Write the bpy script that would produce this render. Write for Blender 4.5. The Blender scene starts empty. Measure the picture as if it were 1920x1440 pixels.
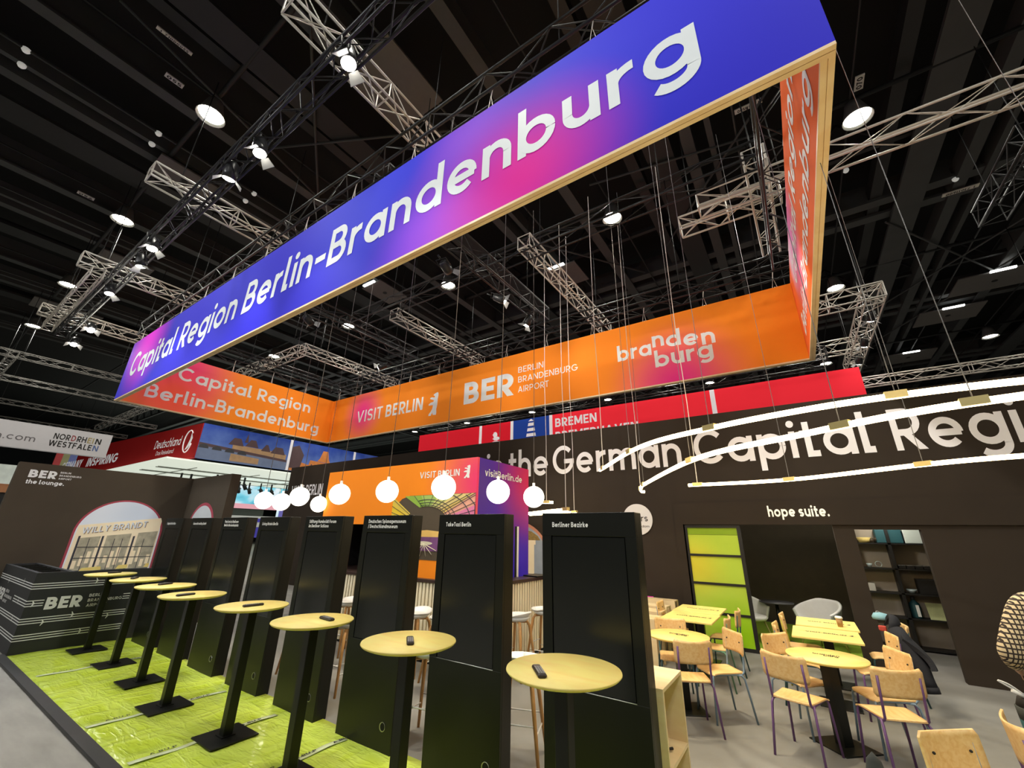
import bpy, math, random
from mathutils import Vector, Matrix
random.seed(7)
PI = math.pi
sc = bpy.context.scene
COL = sc.collection

# ------------------------------------------------------------------ camera, world, exposure
cam_d = bpy.data.cameras.new('camera')
cam = bpy.data.objects.new('camera', cam_d); COL.objects.link(cam)
yaw, pitch, roll = 0.59486, 0.35288, 0.01820
f_ = Vector((-math.sin(yaw)*math.cos(pitch), math.cos(yaw)*math.cos(pitch), math.sin(pitch)))
r_ = Vector((math.cos(yaw), math.sin(yaw), 0)); u_ = r_.cross(f_)
rr = r_*math.cos(roll)+u_*math.sin(roll); uu = -r_*math.sin(roll)+u_*math.cos(roll)
cam.matrix_world = Matrix(((rr.x, uu.x, -f_.x, 0), (rr.y, uu.y, -f_.y, 0), (rr.z, uu.z, -f_.z, 1.8474), (0, 0, 0, 1)))
cam_d.sensor_fit = 'HORIZONTAL'; cam_d.sensor_width = 36.0
cam_d.lens = 764.66/1920*36.0
cam_d.clip_start = 0.05; cam_d.clip_end = 300
sc.camera = cam
w = bpy.data.worlds.new('hall_air'); sc.world = w; w.use_nodes = True
bg = w.node_tree.nodes['Background']; bg.inputs[0].default_value = (1.0, 0.95, 0.84, 1); bg.inputs[1].default_value = 0.06
sc.view_settings.view_transform = 'Standard'; sc.view_settings.look = 'None'
sc.view_settings.gamma = 1.0; sc.view_settings.use_curve_mapping = False
sc.view_settings.exposure = 0.0
sc.cycles.use_denoising = True
sc.cycles.max_bounces = 6; sc.cycles.diffuse_bounces = 3; sc.cycles.glossy_bounces = 3
sc.cycles.sample_clamp_indirect = 4.0
sc.cycles.caustics_reflective = False; sc.cycles.caustics_refractive = False

HB_W = 190.0        # watts of one high bay lamp
def light(name, kind, loc, power, color=(1, 1, 1), target=None, size=0.4, angle=60, blend=0.6):
    d = bpy.data.lights.new(name, kind); d.energy = power; d.color = color
    o = bpy.data.objects.new(name, d); COL.objects.link(o); o.location = loc
    if kind == 'AREA':
        d.shape = 'DISK'; d.size = size
    if kind == 'SPOT':
        d.spot_size = math.radians(angle); d.spot_blend = blend; d.shadow_soft_size = size
    if kind == 'POINT': d.shadow_soft_size = size
    if target is not None:
        o.rotation_euler = (Vector(target)-Vector(loc)).to_track_quat('-Z', 'Y').to_euler()
    return o
HBX = [-30.7, -23.87, -16.87, -10.27, -3.25, 2.9, 9.45]
HBY = [-6.9, 1.73, 10.36, 18.9, 28.0]
for hx in HBX:
    for hy in HBY:
        light('high_bay_light', 'AREA', (hx, hy, 11.33), HB_W, (1.0, 0.97, 0.86), size=0.5)
# stage lamps on the trusses (the fixtures themselves are built further down)
SPOTS = [  # x, y, z, aim, power, colour
    (-4.08, 1.81, 7.9, (-2.6, 2.4, 0.8), 420, (0.9, 0.95, 1.0)), (-6.61, 1.86, 7.9, (-5.2, 2.5, 0.5), 620, (1, 0.90, 0.72)),
    (-7.62, 1.82, 7.9, (-10.2, 2.5, 0.5), 900, (0.95, 0.97, 1.0)), (-11.39, 1.78, 7.9, (-9.3, 2.5, 0.0), 420, (0.86, 0.93, 1.0)),
    (-12.45, 1.87, 7.9, (-12.9, 3.2, 1.3), 520, (0.95, 0.97, 1.0)), (-14.82, 1.84, 7.9, (-13.6, 2.6, 1.0), 260, (0.75, 0.88, 1.0)),
    (-18.43, 2.22, 7.9, (-13.0, 2.6, 2.0), 240, (0.95, 0.97, 1.0)), (-20.45, 2.21, 7.9, (-16, 2.2, 0.0), 200, (1, 1, 1)),
    (-5.97, 5.95, 7.7, (-6.6, 10.1, 6.5), 240, (1, 0.93, 0.8)), (-5.64, 7.75, 7.7, (-2.6, 10.1, 6.3), 240, (1, 0.93, 0.8)),
    (-5.72, 9.2, 7.7, (-9.0, 9.0, 2.0), 260, (1, 0.93, 0.8)), (-12.32, 9.2, 7.7, (-16.4, 6.8, 6.3), 240, (1, 0.93, 0.8)),
    (-11.3, 5.65, 7.7, (-12.8, 10.1, 6.3), 240, (1, 0.93, 0.8)),
    (2.96, 15.35, 8.2, (2.0, 20.0, 2.0), 120, (1, 1, 1)), (3.0, 17.52, 8.2, (2.0, 22.0, 2.0), 120, (1, 1, 1)), (3.01, 19.36, 8.2, (2.0, 24.0, 2.0), 120, (1, 1, 1)),
]
for s in SPOTS:
    light('stage_light', 'SPOT', s[:3], s[4]*1.6, s[5], s[3], size=0.10, angle=75, blend=0.8)
# added fill spots behind the camera, without fixtures, to brighten the banner front
for x in (-13.5, -8.0, -2.5, 3.0):
    light('front_stage_light', 'SPOT', (x, -5.5, 8.6), 800, (0.95, 0.97, 1.0), (x-0.6, 3.06, 5.2), size=0.15, angle=80, blend=0.9)
# down lights over the cafe and the bar
for x, y, tx, ty, p in ((-2.2, 5.0, -1.2, 6.4, 440), (-1.4, 6.0, 0.3, 5.9, 480), (-3.4, 3.5, -3.4, 4.8, 480), (-6.6, 4.0, -6.6, 5.3, 480)):
    light('cafe_down_light', 'SPOT', (x, y, 7.5), p*1.5, (1, 0.87, 0.62), (tx, ty, 0.5), size=0.08, angle=62, blend=0.9)

for x, y, tx, p in ((-4.6, 5.6, -3.6, 620), (-0.6, 6.2, 0.9, 620), (-13.5, 5.6, -15.7, 420)):  # added spots without fixtures, to brighten the wall lettering
    light('wall_wash_light', 'SPOT', (x, y, 7.5), p, (1, 0.92, 0.86), (tx, 9.1, 3.4), size=0.1, angle=60, blend=0.95)

# ------------------------------------------------------------------ materials
MATS = {}
def nodes(name):
    m = bpy.data.materials.new(name); m.use_nodes = True
    nt = m.node_tree; b = nt.nodes['Principled BSDF']
    return m, nt, b
def mat(name, col, rough=0.5, metal=0.0, emis=None, es=0.0, var=0.08, scale=6.0, bump=0.0, spec=0.5, stretch=None):
    if name in MATS: return MATS[name]
    m, nt, b = nodes(name)
    b.inputs['Roughness'].default_value = rough; b.inputs['Metallic'].default_value = metal
    b.inputs['Specular IOR Level'].default_value = spec
    b.inputs['Base Color'].default_value = (*col, 1)
    if var > 0 or bump > 0:
        tc = nt.nodes.new('ShaderNodeTexCoord'); n = nt.nodes.new('ShaderNodeTexNoise')
        n.inputs['Scale'].default_value = scale; n.inputs['Detail'].default_value = 4
        if stretch:
            mp = nt.nodes.new('ShaderNodeMapping'); mp.inputs['Scale'].default_value = stretch
            nt.links.new(tc.outputs['Object'], mp.inputs[0]); nt.links.new(mp.outputs[0], n.inputs['Vector'])
        else: nt.links.new(tc.outputs['Object'], n.inputs['Vector'])
        if var > 0:
            mx = nt.nodes.new('ShaderNodeMix'); mx.data_type = 'RGBA'
            mx.inputs[6].default_value = (*[c*(1-var) for c in col], 1); mx.inputs[7].default_value = (*[min(1, c*(1+var)) for c in col], 1)
            nt.links.new(n.outputs['Fac'], mx.inputs[0]); nt.links.new(mx.outputs[2], b.inputs['Base Color'])
        if bump > 0:
            bp = nt.nodes.new('ShaderNodeBump'); bp.inputs['Strength'].default_value = bump; bp.inputs['Distance'].default_value = 0.02
            nt.links.new(n.outputs['Fac'], bp.inputs['Height']); nt.links.new(bp.outputs[0], b.inputs['Normal'])
    if emis:
        b.inputs['Emission Color'].default_value = (*emis, 1); b.inputs['Emission Strength'].default_value = es
    MATS[name] = m
    return m
def mat_blobs(name, base, blobs, rough=0.75, glow=0.0):
    """printed cloth: soft round colour fields over a base colour, in the object's own coordinates"""
    m, nt, b = nodes(name); b.inputs['Roughness'].default_value = rough; b.inputs['Specular IOR Level'].default_value = 0.2
    tc = nt.nodes.new('ShaderNodeTexCoord'); cur = None
    for c, rad, col in blobs:
        d = nt.nodes.new('ShaderNodeVectorMath'); d.operation = 'DISTANCE'; d.inputs[1].default_value = c
        nt.links.new(tc.outputs['Object'], d.inputs[0])
        mr = nt.nodes.new('ShaderNodeMapRange'); mr.interpolation_type = 'SMOOTHSTEP'
        mr.inputs[1].default_value = 0.0; mr.inputs[2].default_value = rad; mr.inputs[3].default_value = 1.0; mr.inputs[4].default_value = 0.0
        nt.links.new(d.outputs['Value'], mr.inputs[0])
        mx = nt.nodes.new('ShaderNodeMix'); mx.data_type = 'RGBA'
        nt.links.new(mr.outputs[0], mx.inputs[0]); mx.inputs[7].default_value = (*col, 1)
        if cur is None: mx.inputs[6].default_value = (*base, 1)
        else: nt.links.new(cur, mx.inputs[6])
        cur = mx.outputs[2]
    if cur is None: b.inputs['Base Color'].default_value = (*base, 1)
    else: nt.links.new(cur, b.inputs['Base Color'])
    if glow:  # surface emits its own colour, lifting it beyond what the lamps give
        if cur is None: b.inputs['Emission Color'].default_value = (*base, 1)
        else: nt.links.new(cur, b.inputs['Emission Color'])
        b.inputs['Emission Strength'].default_value = glow
    MATS[name] = m
    return m
def mat_wood(name, col, dark, scale=3.0, stretch=(1, 8, 8), rough=0.45):
    if name in MATS: return MATS[name]
    m, nt, b = nodes(name); b.inputs['Roughness'].default_value = rough
    tc = nt.nodes.new('ShaderNodeTexCoord'); mp = nt.nodes.new('ShaderNodeMapping'); mp.inputs['Scale'].default_value = stretch
    n = nt.nodes.new('ShaderNodeTexNoise'); n.inputs['Scale'].default_value = scale; n.inputs['Detail'].default_value = 6; n.inputs['Distortion'].default_value = 0.6
    cr = nt.nodes.new('ShaderNodeValToRGB'); cr.color_ramp.elements[0].position = 0.32; cr.color_ramp.elements[1].position = 0.62
    cr.color_ramp.elements[0].color = (*dark, 1); cr.color_ramp.elements[1].color = (*col, 1)
    nt.links.new(tc.outputs['Object'], mp.inputs[0]); nt.links.new(mp.outputs[0], n.inputs['Vector']); nt.links.new(n.outputs['Fac'], cr.inputs[0])
    nt.links.new(cr.outputs[0], b.inputs['Base Color'])
    MATS[name] = m
    return m
BLACK = mat('black_laminate', (0.007, 0.0078, 0.006), 0.38, var=0.15, scale=3, spec=0.36)
SCREENM = mat('switched_off_screen', (0.010, 0.011, 0.010), 0.22, var=0.05)
GROOVE = mat('groove_black', (0.002, 0.002, 0.002), 0.8, var=0.0)
WALLM = mat('dark_wall_cloth', (0.036, 0.027, 0.019), 0.85, var=0.12, scale=2.0, spec=0.2)
TRUSSB = mat('black_truss_paint', (0.022, 0.022, 0.024), 0.35, metal=0.3, var=0.1)
TRUSSW = mat('white_truss_paint', (0.62, 0.58, 0.52), 0.4, metal=0.1, var=0.08)
STEEL = mat('ceiling_steel', (0.056, 0.060, 0.062), 0.6, var=0.2, scale=1.5)
STEELD = mat('dark_ceiling_steel', (0.016, 0.017, 0.018), 0.6, var=0.2, scale=1.5)
CEILM = mat('black_ceiling', (0.006, 0.0065, 0.007), 0.9, var=0.3, scale=0.8)
TRUSSG = mat('grey_truss_paint', (0.30, 0.29, 0.27), 0.4, metal=0.1, var=0.08)
WHITE = mat('white_vinyl', (0.80, 0.85, 0.88), 0.6, var=0.03)
WHITEL = mat('white_print', (0.90, 0.90, 0.88), 0.6, var=0.02)
GREYL = mat('grey_lettering', (0.92, 0.91, 0.92), 0.6, var=0.04)
BLKINK = mat('black_ink', (0.015, 0.013, 0.012), 0.7, var=0.0)
PLY = mat_wood('pale_plywood', (0.86, 0.70, 0.42), (0.80, 0.60, 0.32), 2.0, (1, 5, 5))
PLYY = mat_wood('maple_table_top', (0.93, 0.79, 0.25), (0.92, 0.68, 0.20), 1.6, (2, 5, 5))
SEATW = mat_wood('beech_chair_ply', (0.88, 0.60, 0.27), (0.80, 0.47, 0.17), 2.6, (14, 2, 14))
OAK = mat_wood('oak_leg', (0.66, 0.36, 0.13), (0.48, 0.23, 0.07), 3.0, (6, 6, 1))
TRIMW = mat_wood('pine_trim', (0.92, 0.70, 0.42), (0.86, 0.60, 0.32), 3.0, (1, 1, 6))
SLATW = mat_wood('pale_slat', (0.92, 0.84, 0.62), (0.88, 0.76, 0.52), 3.0, (4, 4, 1))
WIREM = mat('steel_wire', (0.20, 0.20, 0.20), 0.45, metal=0.3, var=0.0)
CABW = mat('white_cable', (0.70, 0.66, 0.60), 0.5, var=0.0)
SHELLW = mat('white_shell', (0.80, 0.80, 0.78), 0.35, var=0.02)
WHITEWIRE = mat('white_wire', (0.78, 0.78, 0.76), 0.4, var=0.0)

# ------------------------------------------------------------------ mesh builder
def winv(o):
    M = Matrix.Identity(4)
    while o is not None:
        M = o.matrix_basis @ M; o = o.parent
    return M.inverted()
def basis(d):
    d = Vector(d).normalized(); a = Vector((0, 0, 1)) if abs(d.z) < 0.9 else Vector((1, 0, 0))
    x = d.cross(a).normalized(); return x, x.cross(d).normalized()
class MB:
    def __init__(s): s.v = []; s.f = []; s.sm = []; s.mi = []; s.cur = 0
    def face(s, ids, smooth=False): s.f.append(tuple(ids)); s.sm.append(smooth); s.mi.append(s.cur)
    def add(s, vs): n = len(s.v); s.v.extend(Vector(v) for v in vs); return n
    def poly(s, pts): n = s.add(pts); s.face(range(n, n+len(pts))); return s
    def prism(s, pts, vec):
        k = len(pts); n = s.add(pts); m = s.add([Vector(p)+Vector(vec) for p in pts])
        s.face(range(n+k-1, n-1, -1)); s.face(range(m, m+k))
        for i in range(k): s.face((n+i, n+(i+1) % k, m+(i+1) % k, m+i))
        return s
    def hexa(s, c):
        n = s.add(c)
        for q in ((0, 3, 2, 1), (4, 5, 6, 7), (0, 1, 5, 4), (1, 2, 6, 5), (2, 3, 7, 6), (3, 0, 4, 7)): s.face([n+i for i in q])
        return s
    def box(s, a, b, bev=0.0):
        x0, y0, z0 = [min(a[i], b[i]) for i in range(3)]; x1, y1, z1 = [max(a[i], b[i]) for i in range(3)]
        if bev <= 0:
            return s.hexa([(x0, y0, z0), (x1, y0, z0), (x1, y1, z0), (x0, y1, z0), (x0, y0, z1), (x1, y0, z1), (x1, y1, z1), (x0, y1, z1)])
        e = bev
        def ring(i, z): return [(x0+e+i, y0+i, z), (x1-e-i, y0+i, z), (x1-i, y0+e+i, z), (x1-i, y1-e-i, z), (x1-e-i, y1-i, z), (x0+e+i, y1-i, z), (x0+i, y1-e-i, z), (x0+i, y0+e+i, z)]
        rs = [ring(e*0.7, z0), ring(0, z0+e), ring(0, z1-e), ring(e*0.7, z1)]; ns = [s.add(r) for r in rs]
        s.face([ns[0]+7-i for i in range(8)]); s.face([ns[3]+i for i in range(8)])
        for q in range(3):
            for i in range(8): s.face((ns[q]+i, ns[q]+(i+1) % 8, ns[q+1]+(i+1) % 8, ns[q+1]+i))
        return s
    def tube(s, pts, r, n=6, caps=True, smooth=True):
        pts = [Vector(p) for p in pts]; rs = r if isinstance(r, (list, tuple)) else [r]*len(pts)
        x = None; st = []
        for i, p in enumerate(pts):
            d = (pts[min(i+1, len(pts)-1)]-pts[max(i-1, 0)])
            if d.length < 1e-9: d = Vector((0, 0, 1))
            d.normalize()
            if x is None: x, y = basis(d)
            else:
                x = (x-d*x.dot(d))
                if x.length < 1e-6: x, y = basis(d)
                x.normalize(); y = d.cross(x)*-1
                y = x.cross(d)
            st.append(s.add([p+(x*math.cos(2*PI*k/n)+y*math.sin(2*PI*k/n))*rs[i] for k in range(n)]))
        for a, b in zip(st, st[1:]):
            for k in range(n): s.face((a+k, b+k, b+(k+1) % n, a+(k+1) % n), smooth)
        if caps:
            s.face([st[0]+k for k in range(n)]); s.face([st[-1]+n-1-k for k in range(n)])
        return s
    def cyl(s, p, q, r, n=16, r2=None, smooth=True): return s.tube([p, q], [r, r if r2 is None else r2], n, True, smooth)
    def bar(s, p, q, wx, wy, up=(0, 0, 1)):
        p, q = Vector(p), Vector(q); d = (q-p).normalized(); x = d.cross(Vector(up))
        if x.length < 1e-5: x = Vector((1, 0, 0))
        x.normalize(); y = x.cross(d); x = x*wx/2; y = y*wy/2
        return s.hexa([p-x-y, p+x-y, p+x+y, p-x+y, q-x-y, q+x-y, q+x+y, q-x+y])
    def lathe(s, prof, c=(0, 0, 0), n=32, smooth=True):
        c = Vector(c); st = []
        for r, z in prof: st.append(s.add([c+Vector((r*math.cos(2*PI*k/n), r*math.sin(2*PI*k/n), z)) for k in range(n)]))
        for a, b in zip(st, st[1:]):
            for k in range(n): s.face((a+k, a+(k+1) % n, b+(k+1) % n, b+k), smooth)
        if prof[0][0] > 1e-6: s.face([st[0]+n-1-k for k in range(n)])
        if prof[-1][0] > 1e-6: s.face([st[-1]+k for k in range(n)])
        return s
    def sphere(s, c, r, n=24, m=14, sz=1.0):
        return s.lathe([(max(1e-7, r*math.sin(PI*i/m)), -r*sz*math.cos(PI*i/m)) for i in range(m+1)], c, n)
    def grid(s, fn, nu, nv, thick=0.0, smooth=True):
        P = [[Vector(fn(i/nu, j/nv)) for j in range(nv+1)] for i in range(nu+1)]
        if thick == 0:
            n = s.add([p for row in P for p in row])
            for i in range(nu):
                for j in range(nv): s.face((n+i*(nv+1)+j, n+(i+1)*(nv+1)+j, n+(i+1)*(nv+1)+j+1, n+i*(nv+1)+j+1), smooth)
            return s
        N = [[None]*(nv+1) for _ in range(nu+1)]
        for i in range(nu+1):
            for j in range(nv+1):
                a = P[min(i+1, nu)][j]-P[max(i-1, 0)][j]; b = P[i][min(j+1, nv)]-P[i][max(j-1, 0)]
                q = a.cross(b); N[i][j] = q.normalized() if q.length > 1e-9 else Vector((0, 0, 1))
        n = s.add([P[i][j]+N[i][j]*thick/2 for i in range(nu+1) for j in range(nv+1)])
        m = s.add([P[i][j]-N[i][j]*thick/2 for i in range(nu+1) for j in range(nv+1)])
        W = nv+1
        for i in range(nu):
            for j in range(nv):
                s.face((n+i*W+j, n+(i+1)*W+j, n+(i+1)*W+j+1, n+i*W+j+1), smooth)
                s.face((m+i*W+j, m+i*W+j+1, m+(i+1)*W+j+1, m+(i+1)*W+j), smooth)
        for i in range(nu):
            s.face((n+i*W, m+i*W, m+(i+1)*W, n+(i+1)*W)); s.face((n+i*W+nv, n+(i+1)*W+nv, m+(i+1)*W+nv, m+i*W+nv))
        for j in range(nv):
            s.face((n+j, n+j+1, m+j+1, m+j)); s.face((n+nu*W+j, m+nu*W+j, m+nu*W+j+1, n+nu*W+j+1))
        return s
    def build(s, name, m, parent=None, local=False):
        M = Matrix.Identity(4) if (parent is None or local) else winv(parent)
        me = bpy.data.meshes.new(name); me.from_pydata([M @ v for v in s.v], [], s.f)
        for i, p in enumerate(me.polygons): p.use_smooth = s.sm[i]; p.material_index = s.mi[i]
        for k in (m if isinstance(m, (list, tuple)) else [m]): me.materials.append(k)
        o = bpy.data.objects.new(name, me); COL.objects.link(o)
        if parent is not None: o.parent = parent
        return o
def recentre(o):
    """move a one-mesh thing's origin to the middle of its base"""
    vs = [v.co for v in o.data.vertices]
    c = Vector(((min(v.x for v in vs)+max(v.x for v in vs))/2, (min(v.y for v in vs)+max(v.y for v in vs))/2, min(v.z for v in vs)))
    o.data.transform(Matrix.Translation(-c)); o.location = c
    return o
def tag(o, label=None, cat=None, group=None, kind=None):
    if label: o['label'] = label
    if cat: o['category'] = cat
    if group: o['group'] = group
    if kind: o['kind'] = kind
    return o
def thing(name, label, cat, loc=(0, 0, 0), rz=0.0, group=None):
    o = bpy.data.objects.new(name, None); COL.objects.link(o); o.empty_display_size = 0.1
    o.location = loc; o.rotation_euler = (0, 0, rz)
    return tag(o, label, cat, group)
def struct(o): o['kind'] = 'structure'; return o
def dup(root, loc, rz=None, label=None, group=None, rot=None):
    r = root.copy(); COL.objects.link(r); r.location = loc
    if rz is not None: r.rotation_euler = (0, 0, rz)
    if rot is not None: r.rotation_euler = rot
    if label: r['label'] = label
    if group: r['group'] = group
    for ch in list(root.children):
        c = ch.copy(); COL.objects.link(c); c.parent = r
        for g in list(ch.children):
            d = g.copy(); COL.objects.link(d); d.parent = c
    return r
def children_mat(root, name, m):
    """own material on the copied parts of one name"""
    for c in root.children:
        if c.name.split('.')[0] in name:
            c.data = c.data.copy(); c.data.materials[0] = m

# ------------------------------------------------------------------ lettering drawn with strokes
XH, ASC, DESC = 0.70, 1.03, -0.28
def arc(cx, cy, rx, ry, a0, a1, n=18):
    return [(cx+rx*math.cos(math.radians(a0+(a1-a0)*i/n)), cy+ry*math.sin(math.radians(a0+(a1-a0)*i/n))) for i in range(n+1)]
def glyph(ch, w):
    h = w/2; S = []; D = []; Q = []
    def bowl(W, a0=0, a1=360): S.append(arc(W/2, XH/2, W/2-h, XH/2-h, a0, a1, 26))
    def dia(x0, y0, x1, y1): Q.append((x0, y0, x1, y1))
    W = 0.5
    if ch == ' ': W = 0.22
    elif ch in 'abdpqg':
        W = 0.72; bowl(W); x = h if ch in 'bp' else W-h
        y0, y1 = (0, ASC) if ch in 'bd' else ((DESC, XH) if ch in 'pq' else (0, XH))
        if ch == 'g': S.append([(x, XH), (x, 0.02)]+arc(W/2, 0.02, W/2-h, 0.30-h, 0, -140, 14))
        else: S.append([(x, y0), (x, y1)])
    elif ch == 'o': W = 0.73; bowl(W)
    elif ch == 'c': W = 0.64; S.append(arc(0.365, XH/2, 0.365-h, XH/2-h, 48, 312, 22))
    elif ch == 'e': W = 0.71; S.append(arc(W/2, XH/2, W/2-h, XH/2-h, -2, 316, 26)); S.append([(w*0.5, XH/2-h*0.1), (W-w*0.3, XH/2-h*0.1)])
    elif ch == 'f': W = 0.42; S.append([(0.16, 0), (0.16, ASC-0.2)]+arc(0.16+0.2-h, ASC-0.2, 0.2-h, 0.2-h, 180, 90, 8)+[(W, ASC-h)]); S.append([(0, XH-h), (W-0.02, XH-h)])
    elif ch in 'hn':
        W = 0.63; S.append([(h, 0), (h, ASC if ch == 'h' else XH)]); r = W/2-h
        S.append([(W-h, 0), (W-h, XH-h-r)]+arc(W/2, XH-h-r, r, r, 0, 170, 14))
    elif ch == 'm':
        W = 1.02; S.append([(h, 0), (h, XH)]); r = (W-w)/4
        for k in (0, 1): S.append([(h+2*r*(k+1), 0), (h+2*r*(k+1), XH-h-r)]+arc(h+r+2*r*k, XH-h-r, r, r, 0, 168, 12))
    elif ch == 'u':
        W = 0.62; S.append([(W-h, 0), (W-h, XH)]); r = W/2-h
        S.append([(h, XH), (h, h+r)]+arc(W/2, h+r, r, r, 180, 350, 14))
    elif ch == 'r': W = 0.40; S.append([(h, 0), (h, XH)]); S.append(arc(h+0.30, XH-0.31-h*0, 0.30, 0.31-h, 175, 92, 8)+[(W, XH-h)])
    elif ch == 'i': W = w; S.append([(h, 0), (h, XH)]); D.append((h, XH+0.2, h*1.25))
    elif ch == 'j': W = 0.22; S.append([(W-h, XH), (W-h, -0.14), (W-h-0.05, DESC+h), (0, DESC+h)]); D.append((W-h, XH+0.2, h*1.25))
    elif ch == 'l': W = w+0.10; S.append([(h, ASC), (h, h), (W, h)])
    elif ch == 't': W = 0.40; S.append([(0.17, 0.92), (0.17, h), (W, h)]); S.append([(0, XH-h), (W, XH-h)])
    elif ch == 'k': W = 0.58; S.append([(h, 0), (h, ASC)]); dia(w*0.6+h, XH*0.42, W-w*0.7, XH); dia(w+h*1.3, XH*0.5, W-w*0.6, 0)
    elif ch == 's':
        W = 0.54; r = (XH-w)/4; S.append(arc(W/2, XH-h-r, W/2-h, r, 30, 270, 14)+arc(W/2, h+r, W/2-h, r, 90, -150, 14)[1:])
    elif ch == 'v': W = 0.64; dia(w*0.6, XH, W/2, 0); dia(W-w*0.6, XH, W/2, 0)
    elif ch == 'w': W = 0.96; dia(w*.6, XH, W*.29, 0); dia(W/2, XH, W*.29, 0); dia(W/2, XH, W*.71, 0); dia(W-w*.6, XH, W*.71, 0)
    elif ch == 'x': W = 0.60; dia(w*.6, 0, W-w*.6, XH); dia(w*.6, XH, W-w*.6, 0)
    elif ch == 'y': W = 0.64; dia(w*.6, XH, W/2, 0); dia(W-w*.6, XH, W*0.24, DESC)
    elif ch == 'z': W = 0.54; S.append([(0.02, XH-h), (W, XH-h)]); S.append([(0, h), (W, h)]); dia(w*.6, w*.5, W-w*.6, XH-w*.5)
    elif ch == '-': W = 0.42; S.append([(0, 0.36), (W, 0.36)])
    elif ch == '.': W = w*1.2; D.append((W/2, h*1.15, h*1.2))
    elif ch == '/': W = 0.44; dia(h, -0.1, W-h, ASC)
    elif ch == 'A': W = 0.84; dia(w*.6, 0, W/2, 1); dia(W-w*.6, 0, W/2, 1); S.append([(W*.25, 0.30), (W*.75, 0.30)])
    elif ch == 'B':
        W = 0.68; S.append([(h, 0), (h, 1)]); r1 = (0.5-h)/2; c = W-h
        S.append([(h, 1-h), (c-r1-.05, 1-h)]+arc(c-r1-.05, 1-h-r1, r1, r1, 90, -90, 12)+[(h, 0.5)])
        S.append([(h, 0.5), (c-r1, 0.5)]+arc(c-r1, h+r1, r1, r1, 90, -90, 12)+[(h, h)])
    elif ch in 'CG':
        W = 0.88; S.append(arc(0.48, 0.5, 0.48-h, 0.5-h, 42, 318 if ch == 'C' else 352, 26))
        if ch == 'G': W = 0.94; S.append([(0.52, 0.44), (0.95, 0.44)])
    elif ch == 'D': W = 0.78; S.append([(h, 0), (h, 1)]); S.append([(h, 1-h), (W-0.5, 1-h)]+arc(W-0.5, 0.5, 0.5-h, 0.5-h, 90, -90, 18)+[(h, h)])
    elif ch in 'EF':
        W = 0.58; S.append([(h, 0), (h, 1)]); S.append([(h, 1-h), (W, 1-h)]); S.append([(h, 0.51), (W-0.05, 0.51)])
        if ch == 'E': S.append([(h, h), (W, h)])
    elif ch == 'H': W = 0.74; S += [[(h, 0), (h, 1)], [(W-h, 0), (W-h, 1)], [(h, 0.51), (W-h, 0.51)]]
    elif ch == 'I': W = w; S.append([(h, 0), (h, 1)])
    elif ch == 'J': W = 0.46; S.append([(W-h, 1), (W-h, 0.24)]+arc(0.22, 0.24, W-h-0.22, 0.24-h, 0, -130, 10))
    elif ch == 'K': W = 0.68; S.append([(h, 0), (h, 1)]); dia(w+h*.2, 0.42, W-w*.7, 1); dia(w+h*1.6, 0.56, W-w*.6, 0)
    elif ch == 'L': W = 0.54; S.append([(h, 1), (h, h), (W, h)])
    elif ch == 'M': W = 0.92; S += [[(h, 0), (h, 1)], [(W-h, 0), (W-h, 1)]]; dia(w*.6, 1, W/2, 0.12); dia(W-w*.6, 1, W/2, 0.12)
    elif ch == 'N': W = 0.76; S += [[(h, 0), (h, 1)], [(W-h, 0), (W-h, 1)]]; dia(w*.65, 1, W-w*.65, 0)
    elif ch in 'OQ0':
        W = 0.96 if ch != '0' else 0.66; S.append(arc(W/2, 0.5, W/2-h, 0.5-h, 0, 360, 30))
        if ch == 'Q': dia(W*.6, 0.28, W-w*.4, 0)
    elif ch in 'PR':
        W = 0.66; S.append([(h, 0), (h, 1)]); r = 0.29-h*.5
        S.append([(h, 1-h), (W-h-r, 1-h)]+arc(W-h-r, 1-h-r, r, r, 90, -90, 12)+[(h, 1-h-2*r)])
        if ch == 'R': dia(W*.42, 1-h-2*r, W-w*.5, 0)
    elif ch == 'S':
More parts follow.
